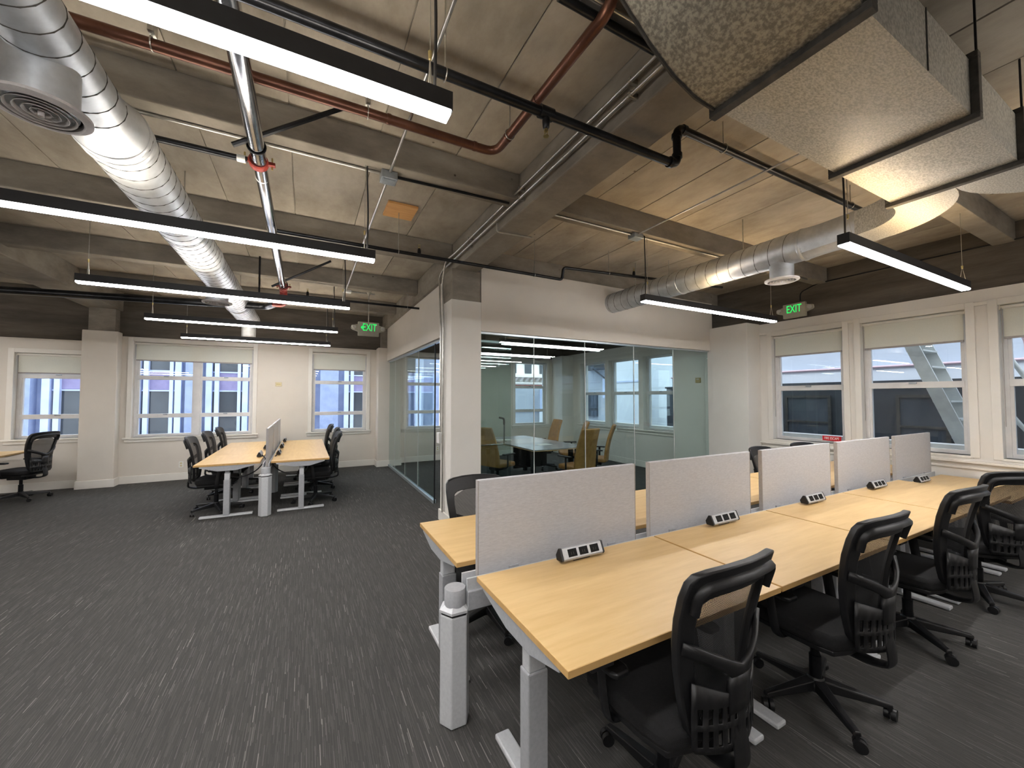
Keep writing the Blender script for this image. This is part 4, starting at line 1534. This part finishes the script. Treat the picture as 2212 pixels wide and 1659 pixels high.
MB().lathe([(.052, -.03), (.052, .03)], (-0.315, 6.62, 3.11), 18).build('red_flange', 'redpaint', p3, smooth=40)
for (a, b) in (((-0.42, 2.86, 3.16), (0.20, 2.82, 3.585)), ((-0.44, 6.27, 3.15), (0.29, 6.15, 3.585))):
    MB().tube([a, b], 0.016, 8).build('sway_brace', 'black_metal', p3, smooth=40)
    lp = [(-0.30 + .050 * math.cos(2 * PI * k / 20), a[1] + 0.02, 3.2 + .050 * math.sin(2 * PI * k / 20)) for k in range(20)]
    MB().tube(lp, 0.006, 6, closed=True).build('brace_loop', 'black_metal', p3, smooth=60)
MB().tube([(-0.60, 6.45, 3.03), (-0.60, 6.45, SLAB)], 0.012, 8).build('drop_rod', 'black_metal', p3)
# branches of the main
run(p3, 'branch_pipe', [(-3.0, 3.0, 3.16), (-0.36, 3.0, 3.16)], 0.019, 'pipe')
MB().lathe([(.024, -.03), (.024, .015)], (-0.385, 3.0, 3.16), 14, 'x').build('white_nipple', 'pvc', p3, smooth=40)
run(p3, 'branch_pipe', [(-0.26, 4.17, 3.16), (2.92, 4.15, 3.15), (2.92, 4.12, 3.30), (5.6, 3.75, 3.30)], 0.019, 'pipe', 0.045)
run(p3, 'branch_pipe', [(-0.27, 6.66, 3.15), (1.74, 6.66, 3.15)], 0.018, 'pipe')
run(p3, 'branch_pipe', [(-7.0, 7.75, 3.05), (-3.6, 7.72, 3.05), (-0.55, 7.05, 3.02), (-0.42, 6.66, 3.0)], 0.052, 'pipe', 0.1)
sprinkler(p3, 1.06, 4.17, 3.17, True)
sprinkler(p3, 0.0, 6.66, 3.165, True)
sprinkler(p3, 4.0, 3.97, 3.31, True)
for x, y, z in ((0.84, 4.165, 3.155), (2.5, 4.15, 3.15), (3.6, 4.03, 3.30), (4.6, 3.89, 3.30)):
    hanger(p3, x, y, z, .019)
hanger(p3, 1.50, 6.66, 3.15, .018)

# conduits on the girder that drop down the pillar
cd = thing('girder_conduits', 'pair of steel conduits along the girder that drop down the pillar', 'conduit', (1.6, 4.7, 1.0))
run(cd, 'conduit_run', [(1.60, -1.0, 3.425), (1.60, 4.55, 3.40), (1.56, 4.80, 3.37), (1.565, 4.95, 3.10), (1.585, 4.95, 2.7), (1.585, 4.95, 0.14)], 0.0115, 'emt', 0.08, 10)
run(cd, 'conduit_run', [(1.60, -1.0, 3.335), (1.60, 5.02, 3.33), (1.575, 5.10, 3.26), (1.575, 5.08, 2.95), (1.585, 5.06, 2.6), (1.585, 5.06, 1.42)], 0.0115, 'emt', 0.06, 10)
for y in (1.6, 2.9, 4.1):
    for zc_ in (3.335, 3.418):
        MB().box(1.59, 1.652, y - .010, y + .010, zc_ - .016, zc_ + .016).build('conduit_clip', 'emt', cd, bevel=0.003)
box('switch_box', 'pvc', 1.545, 1.605, 4.99, 5.09, 1.02, 1.16, cd, bevel=0.006)
MB().tube([(1.585, 5.04, 1.16), (1.585, 5.06, 1.42)], 0.010, 8).build('flexible_whip', 'emt', cd, smooth=50)
jd = thing('junction_conduit', 'thin conduit dropping off the girder and crossing its underside', 'conduit', (1.63, 3.3, 3.2))
run(jd, 'conduit_run', [(1.625, 3.40, 3.32), (1.625, 3.40, 3.235), (1.99, 3.36, 3.235)], 0.009, 'emt', 0.03, 8)

e1 = thing('lighting_conduit', 'steel conduit along the underside of the first joist to a junction box', 'conduit', (0.55, 3.1, 3.3))
run(e1, 'conduit_run', [(-3.05, 3.12, 3.357), (0.48, 3.11, 3.357)], 0.011, 'emt', n=8)
run(e1, 'conduit_run', [(0.60, 3.11, 3.357), (1.58, 3.06, 3.357)], 0.011, 'black_metal', n=8)
run(e1, 'cross_conduit', [(0.55, -1.0, 3.358), (0.545, 8.4, 3.358)], 0.010, 'emt', n=8)
box('junction_box', 'jbox', 0.485, 0.605, 3.05, 3.16, 3.305, 3.368, e1, bevel=0.005)
box('box_cover', 'jbox', 0.50, 0.59, 3.062, 3.148, 3.300, 3.306, e1)
e2 = thing('lighting_conduit', 'steel conduit under the joist on the meeting room side with a box', 'conduit', (3.1, 3.05, 3.3))
run(e2, 'conduit_run', [(1.99, 3.06, 3.357), (6.5, 3.03, 3.357)], 0.011, 'emt', n=8)
run(e2, 'cross_conduit', [(3.09, 1.0, 3.358), (3.10, 3.06, 3.357)], 0.008, 'emt', n=8)
box('junction_box', 'jbox', 3.04, 3.17, 3.0, 3.10, 3.318, 3.368, e2, bevel=0.005)
e3 = thing('lighting_conduit', 'short conduit and box feeding the exit sign over the aisle', 'conduit', (0.6, 6.9, 3.4))
run(e3, 'conduit_run', [(0.5, 6.85, 3.355), (1.0, 6.85, 3.355)], 0.011, 'emt', n=8)
box('junction_box', 'pvc', 0.52, 0.63, 6.80, 6.90, 3.33, 3.37, e3, bevel=0.004)
e4 = thing('wall_conduit', 'thin conduit looping from the dark wall to the wall exit sign', 'conduit', (6.9, 3.4, 3.1))
run(e4, 'conduit_run', [(6.97, 3.35, 3.16), (6.97, 3.35, 3.30), (6.95, 3.1, 3.38), (6.95, -1.0, 3.38)], 0.009, 'black_metal', 0.08, 8)

e5 = thing('joist_pipes', 'black pipe and thin steel conduit tucked under the joist beside the duct riser', 'pipe', (1.3, 1.33, 3.3))
run(e5, 'black_pipe', [(0.93, 1.335, 3.335), (1.50, 1.335, 3.335)], 0.020, 'pipe')
run(e5, 'steel_conduit', [(0.90, 1.28, 3.345), (1.40, 1.28, 3.345)], 0.009, 'emt', n=8)
for x in (1.0, 1.42):
    MB().box(x - .010, x + .010, 1.262, 1.36, 3.352, 3.372).build('pipe_strap', 'emt', e5)

pt = tag(box('plywood_patch', 'plywood', 0.70, 1.0, 3.98, 4.30, SLAB - 0.028, SLAB - 0.006), 'orange plywood square fixed to the slab soffit', 'patch')


# ------------------------------------------------------------------ exit signs, small wall items
def exit_sign(label, loc, rz, rod=None, arrow=False):
    r = thing('exit_sign', label, 'exit sign', loc, rz, 'green lettered exit signs')
    MB().box(-.165, .165, -.028, .028, -.115, .115).build('sign_box', 'signbody', r, bevel=0.008, world=False)
    text('lettering', 'EXIT', 0.175, 'green', r, (0.0 if not arrow else 0.015, -.0295, .022), (PI / 2, 0, 0), 0.0015, 0.62)
    if arrow:
        MB().prism([(-.125, .02), (-.095, .055), (-.095, -.015)], -.031, -.0285, 'y').build('arrow', 'green', r, world=False)
    for s in (-1, 1):
        hd_ = MB()
        hd_.prism([(s * .16, -.05), (s * .16, .075), (s * .215, .06), (s * .262, .052), (s * .270, .0), (s * .250, -.02)], -.022, .022, 'y')
        a = hd_.build('lamp_arm', 'signbody', r, bevel=0.006, world=False)
        MB().lathe([(.030, -.048), (.036, -.030), (.030, -.018)], (s * .222, 0, .020), 18, 'y').build('lamp_lens', 'lens', a, smooth=40, world=False)
    if rod:
        MB().tube([(0, 0, .115), (0, 0, rod)], .008, 8).build('stem', 'emt', r, world=False)
        MB().lathe([(.012, rod - .05), (.045, rod)], (0, 0, 0), 14).build('canopy', 'signbody', r, smooth=40, world=False)
    return r


exit_sign('green exit sign hanging on a stem by the glass wall', (0.905, 6.85, 2.755), 0.0, JB - 2.755, True)
exit_sign('green exit sign mounted above the side window wall', (6.945, 3.42, 3.02), -PI / 2)

fs = thing('fire_escape_sign', 'red plate lettered FIRE ESCAPE at the foot of the side window', 'sign', (6.965, 2.975, 1.01), -PI / 2)
MB().box(-.118, .118, -.003, .003, -.036, .036).build('plate', 'red', fs, world=False)
text('lettering', 'FIRE ESCAPE', 0.052, 'whitepaint', fs, (0, -.004, 0), (PI / 2, 0, 0), 0.0008, 0.66)

th = thing('thermostat', 'beige thermostat on the wall between double and narrow window', 'thermostat', (-0.53, YB, 1.91))
MB().box(-.06, .06, -.022, 0, -.045, .045).build('plate', 'beige', th, world=False, bevel=0.004)
MB().box(-.04, .04, -.030, -.022, -.010, .012).build('dial', 'brass', th, world=False, bevel=0.002)
th = thing('thermostat', 'brass-coloured thermostat inside the meeting room', 'thermostat', (6.72, 5.02, 1.955), -PI / 2)
MB().box(-.055, .055, -.02, 0, -.05, .05).build('plate', 'brassbox', th, world=False, bevel=0.004)
MB().box(-.03, .03, -.027, -.02, .012, .03).build('dial', 'lens', th, world=False)
for lab, x in (('white wall outlet low on the wall under the double window', -2.16), ('white wall outlet low on the wall behind the side glass', 3.05)):
    ou = thing('wall_outlet', lab, 'wall outlet', (x, YB, 0.30), 0, 'wall outlets')
    MB().box(-.036, .036, -.007, 0, -.058, .058).build('plate', 'pvc', ou, world=False, bevel=0.002)
    for z in (-.024, .024):
        MB().box(-.018, .018, -.010, -.007, z - .016, z + .016).build('socket', 'beige', ou, world=False, bevel=0.001)


# ------------------------------------------------------------------ meeting room furniture
tb = thing('conference_table', 'grey topped meeting table with dark legs behind the glass', 'table', (3.95, 6.8, 0))
t = MB()
t.box(3.39, 4.52, 5.65, 7.95, 0.715, 0.742)
t.build('tabletop', 'tabletop', tb, bevel=0.004)
box('edge_band', 'maple_edge', 3.386, 4.524, 5.646, 7.954, 0.712, 0.722, tb)
for x in (3.55, 4.36):
    for y in (5.95, 7.65):
        MB().box(x - .035, x + .035, y - .035, y + .035, 0, 0.712).build('leg', 'black_metal', tb, bevel=0.004)
box('modesty_panel', 'black_metal', 3.58, 4.33, 6.72, 6.76, 0.25, 0.70, tb)
for lab, x, y, a in (('white sheet of paper at the middle of the meeting table', 3.95, 6.25, .1), ('white sheet of paper at the window end of the meeting table', 3.65, 7.3, -.2)):
    pp = MB()
    pp.box(-.15, .15, -.105, .105, 0, 0.002, Matrix.Rotation(a, 4, 'Z'))
    o = pp.build('paper_sheet', 'pvc')
    o.location = (x, y, 0.7425)
    tag(o, lab, 'paper', 'papers on the meeting table')


def make_conf_chair():
    r = empty('conference_chair')

    def yb(z):
        return -0.22 - 0.24 * (z - 0.45) + 0.035 * math.sin((z - 0.45) / 0.68 * PI)
    zs = [0.43 + k * 0.062 for k in range(12)]

    def w(z):
        return 0.235 - 0.045 * max(0, (z - 0.60) / 0.52)
    bk = MB()
    bk.grid([-1, -.92, -.5, 0, .5, .92, 1], zs, lambda u, z: Vector((u * w(z), yb(z) + 0.035 * u * u, z)))
    bk.build('backrest', 'leather', r, smooth=60, solid=0.045, bevel=0.012, world=False)
    pr = [(-.235, -.20), (-.25, .05), (-.235, .20), (-.18, .25), (.18, .25), (.235, .20), (.25, .05), (.235, -.20)]
    MB().prism(pr, 0.42, 0.49, 'z').build('seat', 'leather', r, smooth=60, bevel=0.02, world=False)
    MB().box(-.10, .10, -.12, .12, 0.35, 0.42).build('mechanism', 'black', r, bevel=0.01, world=False)
    MB().lathe([(.027, .08), (.027, .35)], (0, 0, 0), 14).build('gas_column', 'black_metal', r, smooth=40, world=False)
    for s in (-1, 1):
        MB().tube(fillet([(s * .20, -.05, .40), (s * .29, -.05, .42), (s * .29, -.05, .64)], .04, 4), .02, 8, flat=.01).build('arm_upright', 'black', r, smooth=50, world=False)
        MB().box(s * .29 - .035, s * .29 + .035, -.16, .12, .64, .662).build('arm_pad', 'black', r, bevel=0.008, world=False)
    for k in range(5):
        a = 2 * PI * k / 5
        c, s_ = math.cos(a), math.sin(a)
        lg = MB().tube([(0, 0, .10), (.30 * c, .30 * s_, .07)], [.032, .018], 8).build('base_leg', 'black', r, smooth=40, world=False)
        MB().tube([(.30 * c - .02 * s_, .30 * s_ + .02 * c, .028), (.30 * c + .02 * s_, .30 * s_ - .02 * c, .028)], .028, 14).build('caster', 'black', lg, smooth=40, world=False)
    return r


cc0 = make_conf_chair()
for i, (lab, x, y, rz) in enumerate((
        ('tan leather meeting chair with its back to the glass, at the near table end', 4.08, 5.40, 6),
        ('tan leather meeting chair at the table corner behind the glass door', 3.02, 6.28, -70),
        ('tan leather meeting chair beside the pillar, farther along the table', 2.62, 6.95, -85),
        ('tan leather meeting chair farthest along the window side of the table', 4.86, 7.62, 84),
        ('tan leather meeting chair on the window side, middle of the table', 4.98, 6.78, 62),
        ('tan leather meeting chair with a white tag, standing nearest the side windows', 4.92, 5.92, 45))):
    c = cc0 if i == 0 else copy_tree(cc0)
    c.location = (x, y, 0)
    c.rotation_euler = (0, 0, math.radians(rz))
    tag(c, lab, 'chair', 'tan meeting chairs')
    if i == 5:
        MB().box(-.05, .05, -.395, -.385, 1.0, 1.045).build('white_tag', 'pvc', c, world=False)

# ------------------------------------------------------------------ outside: street building behind the back wall
KB = 26.0 / 16.0
YFac = 26.0


def zf(z):
    return 1.62 + (z - 1.62) * KB


fb_ = thing('office_building', 'pale blue pilastered building across the street', 'building', (0, YFac, zf(-6)))
box('wall', 'facade', -9.5 * KB, 5.05 * KB, YFac + 0.45, YFac + 2.0, zf(-6), zf(9), fb_)
cents = [-8.05, -6.05, -4.105, -2.315, -0.30, 1.88, 3.75]
for c in cents:
    for a, b, mat, dep in ((-.255, .255, 'extglass', 0.40), (-.44, -.375, 'extglass', 0.42), (.345, .40, 'extglass', 0.42)):
        for z0, z1 in ((-5.0, -2.9), (-2.0, 1.84), (2.47, 5.9), (6.5, 8.8)):
            box('window', mat, (c + a) * KB, (c + b) * KB, YFac + 0.40, YFac + 0.46, zf(z0), zf(z1), fb_)
    for z0, z1 in ((1.87, 2.45), (5.95, 6.45), (-2.85, -2.05)):
        box('spandrel', 'spandrel', (c - .255) * KB, (c + .255) * KB, YFac + 0.37, YFac + 0.46, zf(z0), zf(z1), fb_)
    for z in (1.84, 2.47, 5.9, -2.0):
        box('band', 'facade_edge', (c - .44) * KB, (c + .40) * KB, YFac + 0.33, YFac + 0.46, zf(z) - .035, zf(z) + .035, fb_)
    for a, b in ((-.375, -.255), (.255, .345)):
        box('pilaster', 'facade_edge', (c + a) * KB, (c + b) * KB, YFac + 0.18, YFac + 0.46, zf(-6), zf(9), fb_)
    for a, b in ((-.60, -.44), (.40, .56)):
        box('pilaster', 'facade_edge', (c + a) * KB, (c + b) * KB, YFac + 0.10, YFac + 0.46, zf(-6), zf(9), fb_)
for i in range(len(cents) - 1):
    a, b = cents[i] + .56, cents[i + 1] - .60
    m_ = (a + b) / 2
    w_ = (b - a) * 0.30
    if w_ > 0.05:
        box('pier', 'facade', (m_ - w_) * KB, (m_ + w_) * KB, YFac - 0.10, YFac + 0.46, zf(-6), zf(9), fb_)

ob = thing('ornate_building', 'cream building with bracketed cornice and red brick seen past the meeting room', 'building', (20, 34, -6))
box('wall', 'cream', 15.0, 32, 34.3, 36, 2.9, 14, ob)
box('brick_storey', 'brick', 12.5, 32, 34.4, 36, -6, 2.9, ob)
box('cornice', 'cream', 14.5, 32, 33.3, 34.4, 3.62, 3.85, ob)
box('cornice_base', 'cream', 14.8, 32, 33.9, 34.4, 3.0, 3.15, ob)
for i in range(24):
    x = 15.0 + i * 0.62
    MB().prism([(33.4, 3.62), (34.3, 3.62), (34.3, 3.18), (34.0, 3.22)], x, x + 0.28, 'x').build('bracket', 'cream', ob)
for i in range(8):
    x = 16.0 + i * 1.75
    wn_ = box('window', 'extglass', x, x + 0.75, 34.2, 34.35, 4.05, 4.95, ob)
    box('hood', 'cream', x - .12, x + .87, 34.1, 34.35, 4.98, 5.12, wn_)
    box('window', 'extglass', x, x + 0.75, 34.2, 34.35, 6.2, 7.4, ob)
lb = thing('low_building', 'low pale blue rooftop block in front of the ornate building', 'building', (17, 25, -6))
box('wall', 'stucco', 8.8, 17.4, 24, 27, -6, 2.30, lb)
box('rooftop_unit', 'facade_edge', 14.9, 15.9, 23.4, 24, 0.4, 2.2, lb)
box('rooftop_unit', 'stucco_w', 14.6, 17.2, 23.0, 23.6, -1.5, 0.6, lb)
box('parapet', 'facade_edge', 8.8, 17.4, 23.9, 24.0, 0.62, 0.68, lb)
box('dark_opening', 'extglass', 16.0, 17.2, 23.9, 24.0, 1.0, 2.0, lb)

# neighbour seen through the side windows
nb = thing('neighbour_building', 'pale walled neighbour with lower storey coloured dark for its shade outside the side windows', 'building', (10.6, 2, -6))
box('lower_wall', 'charcoal', 10.0, 11.5, -9, 8.6, -6, 1.93, nb)  # dark grey wall, with the shade on it put into the charcoal colour
box('white_band', 'stucco_w', 10.25, 11.5, -9, 8.6, 1.93, 2.22, nb)
box('upper_wall', 'stucco', 10.6, 11.5, -9, 8.6, 2.22, 7.5, nb)
MB().tube([(10.22, -9, 2.24), (10.22, 8.6, 2.24)], 0.025, 8).build('wall_pipe', 'vinyl', nb, smooth=50)
box('coping', 'charcoal', 9.93, 10.4, -9, 8.6, 1.90, 1.95, nb)
for y0, y1 in ((4.3, 5.1), (2.55, 3.15), (0.2, 1.0), (6.6, 7.6)):
    wq = box('window', 'extglass', 9.96, 10.0, y0, y1, 0.55, 1.62, nb)
    MB().box(9.93, 9.965, y0 - .05, y0, .5, 1.67).box(9.93, 9.965, y1, y1 + .05, .5, 1.67).box(9.93, 9.965, y0, y1, 1.62, 1.67).box(9.93, 9.965, y0, y1, .5, .55).box(9.93, 9.965, y0, y1, 1.06, 1.10).build('frame', 'flange', wq)
nb2 = thing('white_end_wall', 'blank white end wall outside the meeting room window', 'building', (11, 10.5, -6))
box('wall', 'stucco_w', 10.0, 12.0, 9.75, 11.15, -6, 7.5, nb2)
box('band', 'facade_edge', 9.97, 10.0, 9.75, 11.15, 2.16, 2.22, nb2)
nb3 = thing('stepped_building', 'blue grey stepped building outside the meeting room corner', 'building', (15, 17, -6))
box('wall', 'stucco', 14.0, 16, 12.5, 22, -6, 6.5, nb3)
box('canopy', 'charcoal', 12.9, 14.0, 15.6, 17.2, 3.1, 3.35, nb3)
MB().tube([(13.0, 15.8, 3.1), (14.0, 15.8, 2.5)], 0.04, 6).build('stay', 'flange', nb3)
for y0, y1, z0, z1, mt in ((15.2, 16.0, 1.6, 2.6, 'facade_edge'), (16.6, 17.6, 0.6, 1.9, 'extglass'), (16.2, 17.0, -0.6, 0.4, 'charcoal'), (15.2, 16.2, -0.2, 0.3, 'stucco_w'), (16.3, 16.8, 4.0, 5.0, 'extglass'), (17.4, 17.9, 4.0, 5.0, 'extglass')):
    box('wall_block', mt, 13.8, 14.05, y0, y1, z0, z1, nb3)
tag(box('street', 'asphalt', -60, 80, -40, 90, -6.6, -6.0), 'grey street surface far below the windows', 'street')
bpy.data.objects['street']['kind'] = 'structure'

# fire escape stair outside the side windows
fe = thing('fire_escape', 'grey steel fire escape stair outside the side windows', 'fire escape', (8.0, 1.9, 0.4))
a, b = Vector((0, 2.62, 3.2)), Vector((0, 1.72, 0.60))
dv = (b - a).normalized()
nv = Vector((0, dv.z, -dv.y))
for x, off_ in ((7.85, 0.0), (8.42, 0.0)):
    s = MB()
    q = []
    for p in (a, b):
        q += [Vector((x, p.y, p.z)) + nv * 0.075, Vector((x, p.y, p.z)) - nv * 0.075]
    s.prism([(v.y, v.z) for v in (q[0], q[1], q[3], q[2])], x, x + 0.03, 'x')
    s.build('stringer', 'ladder', fe)
for k in range(10):
    p = a + (b - a) * ((k + 0.6) / 10.5)
    MB().box(7.88, 8.42, p.y - 0.09, p.y + 0.09, p.z - 0.012, p.z + 0.012).build('tread', 'ladder', fe)
run(fe, 'handrail', [(7.86, 1.62, 2.55), (7.86, 1.25, 1.70), (7.86, 1.05, 1.30), (7.86, 1.02, 0.5)], 0.024, 'ladder', 0.25)
run(fe, 'handrail', [(7.86, 1.66, 1.95), (7.86, 1.42, 1.35), (7.86, 1.26, 1.1), (7.86, 1.24, 0.5)], 0.024, 'ladder', 0.25)
run(fe, 'handrail', [(8.44, 1.70, 3.0), (8.44, 1.40, 2.4), (8.44, 1.40, 0.5)], 0.02, 'vinyl', 0.1)
box('landing', 'ladder', 7.5, 8.6, -0.6, 1.75, 0.42, 0.47, fe)
